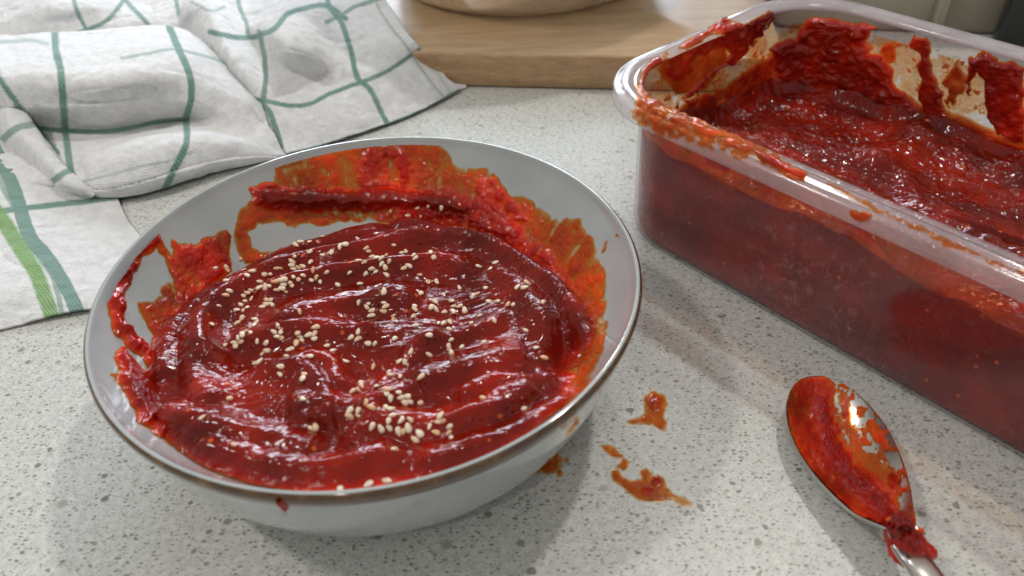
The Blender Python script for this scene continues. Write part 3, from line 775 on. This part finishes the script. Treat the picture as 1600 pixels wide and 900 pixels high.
far_sm = [
 (3.5, 9, [(1205,75),(1240,55),(1262,28),(1300,26),(1350,38),(1372,42),(1352,62),(1358,85),(1385,90),(1395,120),(1405,145),(1440,165),(1440,230),(1300,190),(1180,160),(1150,160),(1205,120)]),
 (1.6, 6, [(1422,52),(1450,58),(1456,90),(1462,120),(1472,160),(1500,200),(1460,210),(1435,150),(1438,110)]),
 (2.6, 6, [(1516,95),(1535,80),(1560,92),(1600,105),(1600,230),(1560,210),(1545,190),(1540,125),(1528,112),(1510,150),(1508,120)]),
 (.8, 6, [(1380,70),(1402,62),(1398,100),(1385,110)]), (.7, 5, [(1500,95),(1512,130),(1500,150),(1490,170),(1470,130)]),
 (1.8, 5, [(1118,36),(1150,34),(1210,18),(1208,32),(1182,60),(1165,92),(1130,110),(1098,128),(1092,150),(1060,160),(1098,118),(1130,98),(1140,80),(1122,60)]),
 (1.1, 7, [(1045,75),(1120,34),(1140,70),(1075,100),(1090,110),(1050,130),(1035,110)]),
 (1.0, 8, [(1060,160),(1095,150),(1140,125),(1190,95),(1212,80),(1205,120),(1120,170),(1080,185)]),
 (.55, 9, [(1030,95),(1110,40),(1135,45),(1140,100),(1095,150),(1050,150),(1030,120)]),
]
for t, so, P in far_sm: tf = np.maximum(tf, np.where(far, t * MMU * ss(-1.5, so, poly_sd(wx, wy, P)), 0))
spk = np.clip(fbm(AL * 30 + PE * 30, ZZ * 26, 0, 3, 23) - .55, 0, 1)
tf = np.maximum(tf, np.where(far & (ZZ < .70), .8 * MMU * spk + .10 * MMU * ss(.1, .5, fbm(AL * 5, ZZ * 5, PE * 5, 3, 29) + .25), 0))
tf = np.where(far, np.maximum(tf, .8 * MMU * ss(.05, 0, ZZ - lev[:, None])), tf)
# near wall: an even thin film between the pool and the rim, wiped clearer to the right
clear = poly_sd(wx, wy, [(1215,300),(1330,340),(1450,400),(1700,500),(1700,600),(1600,530),(1503,482),(1437,440),(1380,395),(1330,365),(1250,330)])
nf = (.42 + .28 * fbm(AL * 14, ZZ * 14, 0, 3, 33)) * ss(.73, .66, ZZ)
nf = nf * (1 - .60 * ss(-4, 8, clear))
tf = np.where(near, np.clip(nf, 0, 2) * MMU, tf)
for t, so, P in [(1.6, 5, [(1328,330),(1362,336),(1360,350),(1350,362),(1338,360)]), (1.4, 6, [(1095,240),(1150,262),(1130,275),(1100,262)]), (1.5, 5, [(1310,350),(1345,345),(1385,400),(1345,372)])]:
    tf = np.maximum(tf, np.where(near, t * MMU * ss(-1, so, poly_sd(px, py, P)), 0))
below = ZZ < lev[:, None] - .02
tf = tf * np.where(tf > 0, .85 + .3 * fbm(AL * 22, ZZ * 22, PE * 22, 3, 44), 1)
edge = tf < .06 * MMU
off = np.where(edge, .0, tf)
W[..., 0] += nr[:, None, 0] * off; W[..., 1] += nr[:, None, 1] * off
k = (~edge & ~below).reshape(-1); Q = grid_q(NU, NZ, True); Q = Q[k[Q].any(1)]
V, Q, A = compact(W.reshape(-1, 3), Q, (tf * 85).reshape(-1))
mesh_obj('wall_smear', V, Q, M['tubsauce'], tubs, attrs={'thick': A})
# film and lumps on the top of the rim
ru = []
prf = [(-.001, .727), (-.001, .745), (-.001, .775), (.0015, .785), (.006, .789), (.014, .7925), (.028, .7895), (.034, .7925), (.040, .8045), (.050, .8105), (.062, .8105), (.072, .8025), (.095, .7995), (.120, .7985), (.129, .7925), (.132, .780)]
pi_ = np.array(prf); tt_ = np.linspace(0, len(prf) - 1, 60); ii = np.interp(tt_, range(len(prf)), pi_[:, 0]); zi = np.interp(tt_, range(len(prf)), pi_[:, 1])
W = np.zeros((NU, 60, 3))
for j in range(60):
    qq = ring(ii[j]); W[:, j, :2] = qq[:, :1] * VX + qq[:, 1:] * NX; W[:, j, 2] = zi[j]
px, py = proj(W)
wx = px + 3 * fbm(px / 12, py / 12, 0, 3, 55); wy = py + 3 * fbm(px / 12, py / 12, 9, 3, 56)
tf = np.zeros_like(px)
for t, so, P in [(.20, 16, [(980,190),(978,150),(985,110),(1030,75),(1120,30),(1215,14),(1180,45),(1120,60),(1060,90),(1040,110),(1045,150),(1120,180),(1200,225),(1262,265),(1250,280),(1180,250),(1150,262),(1100,240),(1010,215)]),
                 (1.5, 5, [(1175,235),(1195,238),(1225,252),(1262,268),(1255,283),(1225,275),(1190,255)]),
                 (1.7, 6, [(1118,38),(1130,28),(1165,36),(1205,18),(1215,22),(1175,50),(1140,60),(1110,52)]),
                 (1.4, 5, [(1060,75),(1118,36),(1120,48),(1075,80)]),
                 (1.0, 5, [(1000,110),(1030,85),(1035,95),(1010,125),(1005,150),(995,150)]),
                 (.25, 5, [(1262,268),(1330,300),(1450,360),(1600,425),(1600,434),(1450,372),(1330,312)]),
                 (1.2, 5, [(1330,330),(1362,334),(1356,348),(1334,345)])]:
    pm = ss(-1.2, .1, fbm(px / 24, py / 18, 0, 3, 58)) * (.6 + .5 * fbm(px / 8, py / 8, 0, 2, 59)) if t == .20 else 1
    tf = np.maximum(tf, t * (3.6 if t == .20 else 1) * MMU * ss(-1.5, so * (2.2 if t == .20 else 1.3), poly_sd(wx, wy, P)) * pm)
tf *= .75 + .40 * fbm(W[..., 0] * 14, W[..., 1] * 14, W[..., 2] * 14, 3, 57)
edge = tf < .08 * MMU
tg = np.gradient(np.stack([ii, zi], 1), axis=0); tg /= np.linalg.norm(tg, axis=1)[:, None]
nin, nup = -tg[:, 1], tg[:, 0]                                              # outward-facing normal of the profile
oo = np.where(edge, -.001, tf)
W[..., 2] += oo * nup; W[..., 0] += oo * nin * nr[:, None, 0]; W[..., 1] += oo * nin * nr[:, None, 1]
k = (~edge).reshape(-1); Q = grid_q(NU, 60, True); Q = Q[k[Q].any(1)]
V, Q, A = compact(W.reshape(-1, 3), Q, (tf * 85).reshape(-1))
mesh_obj('rim_smear', V, Q, M['tubsauce'], tubs, attrs={'thick': A})
print('tub sauce')

# ------------------------------------------------------------------ spoon
spoon = thing('spoon', 'stainless steel spoon coated in red sauce lying beside the plastic tub', 'spoon')
tip = un(1272, 583, .13)[:2]; neck = un(1415, 845, .16)[:2]
ax = neck - tip; LB = np.linalg.norm(ax); ax /= LB; ay = np.array([-ax[1], ax[0]])
if (un(1400, 700, .13)[:2] - tip) @ ay < 0: ay = -ay
# measured half-widths on both sides
ctl = np.array([0, .04, .12, .25, .42, .60, .78, .90, 1.0])
def hw(s): return np.interp(s, np.linspace(0, 1, 200), HWT)
sden = np.linspace(0, 1, 200)
HWT = .188 * (np.clip(np.sin(np.pi * np.clip(sden, 0, 1) ** .78), 0, 1) ** .62) * (1 - .12 * sden) 
HWT = np.maximum(HWT, .055 * ss(.80, 1.0, sden) )
ns_, nq = 110, 71
s_ = (1 - np.cos(np.linspace(0, np.pi, ns_))) / 2; q_ = np.linspace(-1, 1, nq)
SS, QQ = np.meshgrid(s_, q_, indexing='ij')
def spoon_z(s, q):
    rimz = .115 + .03 * s + .05 * ss(.8, 1, s) - .03 * np.sin(np.pi * s)
    d = .105 * np.clip(np.sin(np.pi * np.clip(s, 0, 1) ** .85), 0, 1) ** .8
    return rimz - d * (1 - np.abs(q) ** 2.3) - .004 * ss(.85, 1, s) * q * q
def spoon_pt(s, q, lift=0):
    h = hw(s); xy = tip + (s * LB)[..., None] * ax + (q * h)[..., None] * ay
    return np.concatenate([xy, (spoon_z(s, q) + lift)[..., None]], -1)
Vt = spoon_pt(SS, QQ); Vb = Vt.copy(); Vb[..., 2] -= .014
cx_ = tip + (SS * LB)[..., None] * ax
Vb[..., :2] = cx_ + (Vb[..., :2] - cx_) * 1.012
nv = ns_ * nq
V = np.concatenate([Vt.reshape(-1, 3), Vb.reshape(-1, 3)]); Qt = grid_q(ns_, nq)
bord = [i * nq for i in range(ns_)] + [(ns_ - 1) * nq + j for j in range(1, nq)] + [i * nq + nq - 1 for i in range(ns_ - 2, -1, -1)] + [j for j in range(nq - 2, 0, -1)]
Qs = [(a, b, b + nv, a + nv) for a, b in zip(bord, bord[1:] + bord[:1])]
mesh_obj('spoon_bowl', V, np.concatenate([Qt[:, ::-1], Qt + nv, np.array(Qs)[:, ::-1]]), M['steel'], spoon)
# handle: a tapering, slightly arched bar
h0 = un(1400, 828, .16)[:2]; h1 = un(1425, 862, .19)[:2]; h2 = un(1458, 905, .21)[:2]
d2 = (h2 - h1) / np.linalg.norm(h2 - h1)
cl = [(*(neck - ax * .05), .148, .062), (*neck, .160, .056), (*h1, .180, .046), (*h2, .200, .047), (*(h2 + d2 * .4), .20, .055), (*(h2 + d2 * .9), .16, .075), (*(h2 + d2 * 1.3), .10, .095), (*(h2 + d2 * 1.5), .065, .08), (*(h2 + d2 * 1.56), .055, .03)]
cl = smooth_line(cl, 8); rings = []
for i in range(len(cl)):
    t = cl[min(i + 1, len(cl) - 1), :2] - cl[max(i - 1, 0), :2]; t /= np.linalg.norm(t); nn_ = np.array([-t[1], t[0]])
    w_ = cl[i, 3]; hz = .016
    rings.append([(*(cl[i, :2] + nn_ * w_ * np.sign(math.cos(a)) * abs(math.cos(a)) ** .8), cl[i, 2] + hz * np.sign(math.sin(a)) * abs(math.sin(a)) ** .8 - .006) for a in np.linspace(0, 2 * math.pi, 20, endpoint=False)])
rings = np.array(rings); n_, m_ = rings.shape[:2]
qh = grid_q(m_, n_, True); Vh = rings.transpose(1, 0, 2).reshape(-1, 3)
mesh_obj('handle', Vh, qh, M['steel'], spoon)
# sauce clinging to the spoon
ns2, nq2 = 330, 220
SS, QQ = np.meshgrid(np.linspace(.005, .998, ns2), np.linspace(-.985, .985, nq2), indexing='ij')
B = spoon_pt(SS, QQ); px, py = proj(B)
wx = px + 3 * fbm(px / 10, py / 10, 0, 3, 75); wy = py + 3 * fbm(px / 10, py / 10, 9, 3, 76)
tf = np.zeros_like(px)
for t, so, P in [(.95, 16, [(1235,600),(1262,582),(1295,588),(1310,600),(1306,635),(1320,680),(1345,720),(1405,760),(1408,810),(1412,850),(1370,835),(1310,800),(1265,750),(1238,700),(1228,650)]),
                 (2.6, 26, [(1256,610),(1305,612),(1308,650),(1325,700),(1350,730),(1400,770),(1408,830),(1370,820),(1310,770),(1275,710),(1268,660)]),
                 (.28, 8, [(1310,610),(1325,605),(1335,660),(1350,700),(1375,715),(1400,735),(1402,790),(1340,730),(1312,660)]),
                 (.6, 4, [(1352,662),(1368,652),(1378,670),(1392,700),(1385,705),(1365,690)]),
                 (2.2, 6, [(1385,740),(1403,742),(1404,765),(1388,768)]), (4.5, 8, [(1382,815),(1412,800),(1430,850),(1415,852),(1385,842)])]:
    tf = np.maximum(tf, t * MMU * ss(-1.5, so, poly_sd(wx, wy, P)))
tf = np.maximum(tf, .7 * MMU * np.clip(fbm(px / 9, py / 9, 0, 3, 78) - .15, 0, 1) * ss(1300, 1320, px))
tf *= np.where(tf < 2.4 * MMU, .9 + .35 * fbm(px / 12, py / 14, 0, 3, 77), .9 + .25 * fbm(px / 6, py / 6, 0, 3, 79))
edge = tf < .07 * MMU
B[..., 2] += np.where(edge, -.003, tf + .001)
k = (~edge).reshape(-1); Q = grid_q(ns2, nq2); Q = Q[k[Q].any(1)]
V, Q, A = compact(B.reshape(-1, 3), Q, (tf * 85).reshape(-1))
ssauce = thing('chili_sauce', 'thin red and orange sauce left clinging in the bowl of the spoon', 'sauce')
mesh_obj('sauce_film', V, Q[:, ::-1], M['sauce'], ssauce, attrs={'thick': A})
# lump running onto the neck
g = np.linspace(-1, 1, 90); U, Vv = np.meshgrid(g, g, indexing='ij')
cc = un(1417, 838, .18)[:2]; dd = d2; en = np.array([-dd[1], dd[0]])
prof_w = .062 + .018 * Vv
XY = cc + (Vv * .105)[..., None] * dd + (U * prof_w)[..., None] * en
rr_ = np.clip(1 - (np.abs(U) ** 2.2 + np.abs(Vv) ** 2.6) * (1 + .35 * fbm(U * 2.2, Vv * 2.2, 0, 2, 81)), 0, 1)
zt = .150 + .055 * rr_ ** .55 + .006 * fbm(U * 6, Vv * 6, 0, 3, 83)
V = np.concatenate([XY, zt[..., None]], -1).reshape(-1, 3); Q = grid_q(90, 90); k = (rr_ > .0).reshape(-1); Q = Q[k[Q].any(1)]
V, Q, A = compact(V, Q, (1.2 + 3 * rr_).reshape(-1))
mesh_obj('sauce_lump', V, Q, M['sauce'], ssauce, attrs={'thick': A})
print('spoon')

# ------------------------------------------------------------------ tea towel
def cr(P, t):
    """Catmull-Rom through P (n, ...) at parameters t (0..n-1)"""
    n = len(P); Pe = np.concatenate([2 * P[:1] - P[1:2], P, 2 * P[-1:] - P[-2:-1]])
    i = np.clip(np.floor(t).astype(int), 0, n - 2); f = (t - i).reshape((-1,) + (1,) * (P.ndim - 1))
    a, b, c, d = Pe[i], Pe[i + 1], Pe[i + 2], Pe[i + 3]
    return .5 * (2 * b + (c - a) * f + (2 * a - 5 * b + 4 * c - d) * f * f + (3 * b - a - 3 * c + d) * f ** 3)
def patch(rows, nu=220, nv=260):
    C = np.array([[un(*(p if len(p) == 3 else p[:3])) + np.array([0, 0, p[3] if len(p) > 3 else 0]) for p in r] for r in rows])
    D = cr(C, np.linspace(0, len(C) - 1, nu)); D = cr(D.transpose(1, 0, 2), np.linspace(0, C.shape[1] - 1, nv)).transpose(1, 0, 2)
    return D
stripes = [   # patch, course measured in the photograph, width, strength
 (3, [(70,-10),(84,40),(88,80),(95,110),(100,160),(102,200),(110,256),(118,300),(125,330)], 15, 1), (3, [(240,-20),(262,36),(280,80),(297,120),(299,155),(291,185),(291,225),(268,272),(250,310)], 14, 1),
 (3, [(-120,66),(-20,66),(20,66),(50,64),(75,70)], 8, .5), (3, [(190,92),(205,90),(235,84),(270,78),(300,84),(330,92),(360,104),(400,120)], 6, .7), (3, [(-40,190),(0,195),(55,200),(110,205),(160,206),(215,198),(245,190),(290,186)], 12, .95),
 (3, [(-60,40),(-20,95),(0,125),(28,162),(60,203),(90,240)], 12, 1), (4, [(-10,235),(12,212),(30,200),(52,195),(80,180)], 14, .8), (4, [(60,296),(82,284),(100,272),(116,264),(140,250)], 13, .9),
 (3, [(100,290),(130,284),(180,272),(230,258),(262,252),(300,238)], 5, .45), (0, [(90,-90),(104,-40),(120,16),(135,46),(145,80)], 9, .9), (0, [(300,-120),(240,-60),(192,4),(166,34),(138,46),(100,60)], 9, .9), (0, [(90,-110),(150,-60),(197,2),(214,20),(234,42),(260,80)], 9, .9),
 (0, [(260,-90),(268,-40),(277,8),(284,36),(290,80)], 9, .9), (1, [(360,-90),(366,-40),(372,0),(378,22),(386,38),(388,58)], 9, .8), (1, [(330,50),(360,58),(386,60),(407,55),(429,46),(440,34),(451,22),(476,14),(510,10),(540,30)], 11, 1),
 (1, [(500,-90),(508,-40),(513,8),(524,24),(534,37),(546,73),(559,122),(578,140),(598,181),(606,196),(615,220)], 11, 1), (1, [(510,36),(532,26),(554,12),(600,-4),(640,-20)], 9, .9),
 (1, [(406,50),(410,68),(414,90),(415,122),(413,161),(424,180),(440,230)], 11, .95), (1, [(330,120),(360,136),(372,143),(383,150),(410,157),(451,166),(483,164),(512,149),(559,131),(600,115),(630,95),(660,74),(690,55)], 9, 1),
 (1, [(570,-60),(580,-20),(592,14),(612,45),(633,70),(655,105),(690,150),(705,170)], 5, .55), (1, [(590,-60),(600,-20),(612,14),(632,45),(653,70),(675,105),(705,146)], 4, .35),
 (1, [(725,140),(705,148),(690,158),(660,174),(615,192),(570,208),(525,223),(480,235),(440,246)], 8, 1),
 (2, [(-60,140),(-20,215),(0,248),(23,300),(46,370),(75,405),(110,462),(130,510),(140,540)], 30, .95), (2, [(-60,190),(-20,250),(8,300),(30,340),(60,400),(85,440),(100,500),(110,540)], 11, .7),
 (2, [(-140,338),(-20,335),(0,332),(35,327),(80,322),(139,315),(190,308),(260,300)], 12, 1),
 (1, [(300,4),(313,10),(330,18),(350,12)], 6, .6),
]
lime = [(2, [(-80,230),(-30,300),(2,342),(33,390),(55,425),(68,458),(84,500)], 24, .9)]
def wrinkle(D, amp, seedn, ang=None):
    nx = np.gradient(D, axis=0); ny = np.gradient(D, axis=1); n = np.cross(nx, ny); n /= np.linalg.norm(n, axis=-1, keepdims=True) + 1e-12
    n *= np.sign(n[..., 2:3] + 1e-9)
    x, y = D[..., 0], D[..., 1]
    w = amp * 1.3 * fbm(x * 3.0 + y, y * 3.4 - x, D[..., 2] * 5, 3, seedn) - amp * 1.1 * (1 - np.abs(vn(x * 1.7 + y * 1.1, y * 3.2 - x, 0, seedn + 3))) ** 7 + amp * .35 * fbm(x * 16, y * 20, 0, 2, seedn + 9)
    D = D + n * w[..., None]; D[..., 2] = np.maximum(D[..., 2], .012)
    return D
def cloth_patch(rows, seedn, amp=.012, nu=230, nv=300):
    D = wrinkle(patch(rows, nu, nv), amp, seedn)
    px, py = proj(D)
    jx = px + .5 * fbm(px / 5, py / 5, 0, 2, seedn) + .3 * vn(px / 40, py / 40, 0, seedn); jy = py + .5 * fbm(px / 5, py / 5, 3, 2, seedn) + .3 * vn(px / 40, py / 40, 5, seedn)
    g = np.zeros_like(px); l = np.zeros_like(px)
    for k_, P, w_, a in stripes:
        if k_ != len(patches): continue
        d, _, _ = line_d(jx, jy, smooth_line(P, 4)); g = np.maximum(g, a * ss(w_ * .38 + 1.2, w_ * .38 - 1.2, d))
    for k_, P, w_, a in lime:
        if k_ != len(patches): continue
        d, _, _ = line_d(jx, jy, smooth_line(P, 4)); l = np.maximum(l, a * ss(w_ / 2 + 3, w_ / 2 - 3, d))
    du = np.linalg.norm(np.diff(D, axis=0, prepend=D[:1]), axis=-1).cumsum(0) * S; dv = np.linalg.norm(np.diff(D, axis=1, prepend=D[:, :1]), axis=-1).cumsum(1) * S
    return D, g, l, np.stack([dv.mean(0)[None, :] + 0 * du, du.mean(1)[:, None] + 0 * dv], -1)
patches = []
# back folds along the top of the photograph
patches.append(cloth_patch([
 [(-120,-70,.10),(0,-70,.14),(100,-75,.16),(200,-75,.18),(280,-75,.2),(360,-70,.2)],
 [(-120,5,.10),(0,-10,.22),(60,-30,.28),(150,-35,.25),(230,-30,.22),(330,-30,.25)],
 [(-120,40,.20),(0,15,.26),(70,5,.33),(150,5,.28),(220,0,.22),(310,0,.25)],
 [(-120,60,.12),(0,40,.22),(60,40,.22),(130,36,.20),(200,32,.22),(300,30,.18)],
 [(-120,90,.03),(0,80,.08),(60,80,.05),(130,80,.05),(200,76,.05),(300,76,.05)]], 201, .012))
# right hand sheet with the hem
patches.append(cloth_patch([
 [(255,-60,.10),(330,-80,.18),(420,-80,.26),(500,-80,.34),(560,-70,.36),(560,-60,.36)],
 [(272,30,.10),(310,-5,.34),(410,-20,.28),(490,-15,.36),(560,-20,.34),(590,-20,.35)],
 [(284,52,.12),(325,18,.38),(385,38,.26),(450,30,.48),(530,30,.37),(620,26,.34)],
 [(330,100,.10),(350,68,.34),(400,72,.22),(448,72,.48),(535,72,.33),(646,62,.31)],
 [(356,140,.06),(375,110,.28),(415,118,.22),(480,118,.24),(565,114,.24),(676,96,.16)],
 [(385,170,.05),(400,150,.18),(430,155,.18),(500,155,.18),(600,145,.14),(700,122,.08)],
 [(425,215,.03),(430,195,.10),(470,200,.10),(540,186,.10),(625,165,.07),(716,138,.03)],
 [(450,244,.02),(455,238,.035),(500,226,.035),(560,208,.03),(640,180,.025),(708,147,.018)]], 211, .010))
# lower left sheet lying flat under the roll
patches.append(cloth_patch([
 [(-140,120,.12),(-60,130,.18),(0,150,.16),(60,220,.10),(130,290,.05),(180,300,.03)],
 [(-140,200,.12),(-60,220,.16),(0,225,.14),(60,270,.09),(140,320,.04),(200,345,.02)],
 [(-140,300,.08),(-60,300,.10),(10,310,.12),(80,330,.07),(160,355,.03),(232,385,.018)],
 [(-140,380,.06),(-60,380,.07),(20,385,.09),(90,390,.06),(170,400,.03),(260,420,.016)],
 [(-140,450,.05),(-60,450,.06),(20,450,.07),(90,445,.05),(170,445,.03),(270,450,.016)],
 [(-140,535,.02),(-60,528,.02),(0,512,.025),(70,496,.025),(150,483,.02),(280,470,.014)]], 221, .008))
# the big roll in front
patches.append(cloth_patch([
 [(-140,100,.02),(60,95,.02),(150,92,.02),(240,90,.02),(290,95,.02),(335,115,.02),(375,150,.02),(400,180,.02)],
 [(-140,62,.26),(60,54,.28),(150,48,.28),(240,42,.28),(290,48,.27),(335,82,.24),(370,125,.20),(405,165,.14)],
 [(-140,105,.44),(60,106,.46),(150,110,.46),(240,98,.45),(300,100,.40),(350,130,.28),(385,155,.22),(420,190,.12)],
 [(-140,165,.30),(50,160,.32),(150,160,.32),(235,150,.31),(300,155,.27),(360,172,.20),(405,185,.15),(432,215,.08)],
 [(-140,215,.14),(65,205,.10),(165,206,.09),(232,198,.08),(292,190,.09),(352,202,.12),(415,222,.08),(438,228,.05)],
 [(-140,250,.14),(80,240,.14),(150,240,.20),(225,222,.24),(295,212,.23),(355,218,.17),(420,230,.07),(442,236,.04)],
 [(-140,290,.08),(95,278,.12),(150,285,.13),(228,275,.14),(300,256,.13),(362,245,.10),(424,241,.05),(446,242,.03)],
 [(-140,310,.03),(110,296,.06),(160,309,.04),(230,299,.03),(300,276,.03),(368,258,.025),(428,248,.02),(450,246,.015)]], 231, .009))
# narrow rolled edge crossing on the left
patches.append(cloth_patch([
 [(-80,70,.06),(-10,145,.05),(25,190,.04),(60,240,.03),(100,290,.02),(120,308,.02)],
 [(-74,62,.24),(0,130,.25),(35,172,.24),(72,222,.20),(112,272,.14),(150,300,.07)],
 [(-80,80,.30),(-6,150,.30),(24,195,.27),(60,238,.22),(105,285,.15),(148,305,.07)],
 [(-90,115,.22),(-16,180,.20),(8,215,.18),(46,256,.13),(95,295,.08),(142,308,.04)],
 [(-95,125,.05),(-26,190,.03),(-2,228,.03),(38,266,.02),(88,300,.015),(135,312,.012)]], 241, .006, 120, 220))
# thin corner tip beyond the hem
patches.append(cloth_patch([
 [(660,110,.04),(690,118,.04),(712,122,.035),(725,130,.012)],
 [(665,130,.03),(690,132,.03),(714,132,.022),(729,136,.012)],
 [(670,150,.02),(692,150,.02),(708,143,.015),(718,140,.010)]], 251, .002, 40, 60))
Vs, Qs, G, Lm, UV = [], [], [], [], []; base_i = 0
for D, g, l, uv in patches:
    nu, nv = D.shape[:2]; Vs.append(D.reshape(-1, 3)); Qs.append(grid_q(nu, nv) + base_i); base_i += nu * nv
    G.append(g.ravel()); Lm.append(l.ravel()); UV.append(uv.reshape(-1, 2))
tw = mesh_obj('tea_towel', np.concatenate(Vs), np.concatenate(Qs), M['cloth'], attrs={'green': np.concatenate(G), 'lime': np.concatenate(Lm)}, uv=np.concatenate(UV))
md = tw.modifiers.new('thickness', 'SOLIDIFY'); md.thickness = .0009; md.offset = 0
tag(tw, 'rumpled white tea towel with green checks lying folded behind the bowl', 'tea towel')
print('towel')

# ------------------------------------------------------------------ cutting board, glass bowl, appliances
def rounded_slab(name, corners, z0, z1, rad, mat, parent=None, bev=.02):
    import bmesh
    C = np.array(corners, float); out = []
    n = len(C)
    for i in range(n):
        p, a, b = C[i], C[i - 1], C[(i + 1) % n]
        u = (a - p) / np.linalg.norm(a - p); v = (b - p) / np.linalg.norm(b - p)
        s, e = p + u * rad, p + v * rad
        for t in np.linspace(0, 1, 9): out.append((1 - t) ** 2 * s + 2 * t * (1 - t) * p + t * t * e)
    O = np.array(out); c = O.mean(0)
    lay = [(bev * 1.0, z0), (0, z0 + bev)] + [(0, z0 + bev + (z1 - z0 - 2 * bev) * k / 4) for k in range(1, 4)] + [(0, z1 - bev), (bev * .3, z1 - bev * .3), (bev, z1)]
    V = []
    for ins, z in lay:
        d = O - c; L_ = np.linalg.norm(d, axis=1, keepdims=True); q = c + d * (1 - ins / L_)
        V += [(*x, z) for x in q]
    m = len(O); V += [(*c, z0), (*c, z1)]
    Q = [(j * m + i, j * m + (i + 1) % m, (j + 1) * m + (i + 1) % m, (j + 1) * m + i) for j in range(len(lay) - 1) for i in range(m)]
    T3 = [((i + 1) % m, i, len(V) - 2) for i in range(m)] + [((len(lay) - 1) * m + i, (len(lay) - 1) * m + (i + 1) % m, len(V) - 1) for i in range(m)]
    o = mesh_obj(name, V, Q, mat, parent, tris=T3)
    o.data.shade_smooth() if hasattr(o.data, 'shade_smooth') else None
    md = o.modifiers.new('e', 'EDGE_SPLIT') if False else None
    return o
e1 = np.array([1.3832 - .2954, 2.5465 - 2.7158]); e1 /= np.linalg.norm(e1); e2 = np.array([-e1[1], e1[0]])
bp = np.array([.2954, 2.7158])
bd = rounded_slab('cutting_board', [bp - e1 * .80, bp + e1 * 2.08, bp + e1 * 2.08 + e2 * 2.6, bp - e1 * .80 + e2 * 2.6], .006, .25, .10, M['wood'], bev=.022)
tag(bd, 'thick pale wooden cutting board lying behind the tea towel and tub', 'cutting board')
gb = thing('mixing_bowl', 'large clear glass bowl standing on the wooden cutting board, only its base visible', 'glass bowl')
pr = [(0, .27), (.80, .27), (.92, .275), (.99, .30), (1.03, .35), (1.10, .45), (1.30, .75), (1.50, 1.15), (1.60, 1.5), (1.61, 1.51), (1.625, 1.50), (1.535, 1.15), (1.335, .75), (1.14, .44), (1.07, .33), (1.03, .275), (.97, .255), (.90, .252), (.86, .262), (0, .262)]
V, Q = lathe(pr, 128); V[:, 0] += .7315; V[:, 1] += 4.306
mesh_obj('glass_wall', V, Q, M['glass'], gb)
pr = [(0, .275), (.80, .276), (.90, .282), (.965, .305), (1.01, .36), (1.08, .46), (1.18, .62), (1.12, .66), (.9, .70), (.5, .74), (0, .76)]
V, Q = lathe(pr, 96); V[:, :2] *= .93; V[:, 2] += .012; V[:, 2] += .02 * fbm(V[:, 0] * 4, V[:, 1] * 4, 0, 3, 7) * (V[:, 2] > .6); V[:, 0] += .7315; V[:, 1] += 4.306
tag(mesh_obj('dough', V, Q, M['dough']), 'pale mixture seen through the base of the glass bowl', 'dough')
ap = thing('kitchen_appliance', 'beige box shaped appliance standing behind the plastic tub, only its lower front visible', 'appliance')
rounded_slab('appliance_body', [(2.62, 3.50), (5.0, 3.02), (5.4, 5.2), (3.0, 5.7)], .01, 1.5, .12, M['beige'], ap, bev=.04)
rounded_slab('side_trim', [(3.70, 3.20), (3.78, 3.185), (3.79, 3.26), (3.71, 3.28)], .03, 1.4, .02, M['beige'], ap, bev=.01)
bk = rounded_slab('dark_canister', [(4.03, 2.92), (5.6, 2.60), (5.7, 2.95), (4.10, 3.10)], .01, 1.5, .06, M['black'], bev=.04)
tag(bk, 'black appliance with rounded edge standing behind the tub at the right', 'appliance')
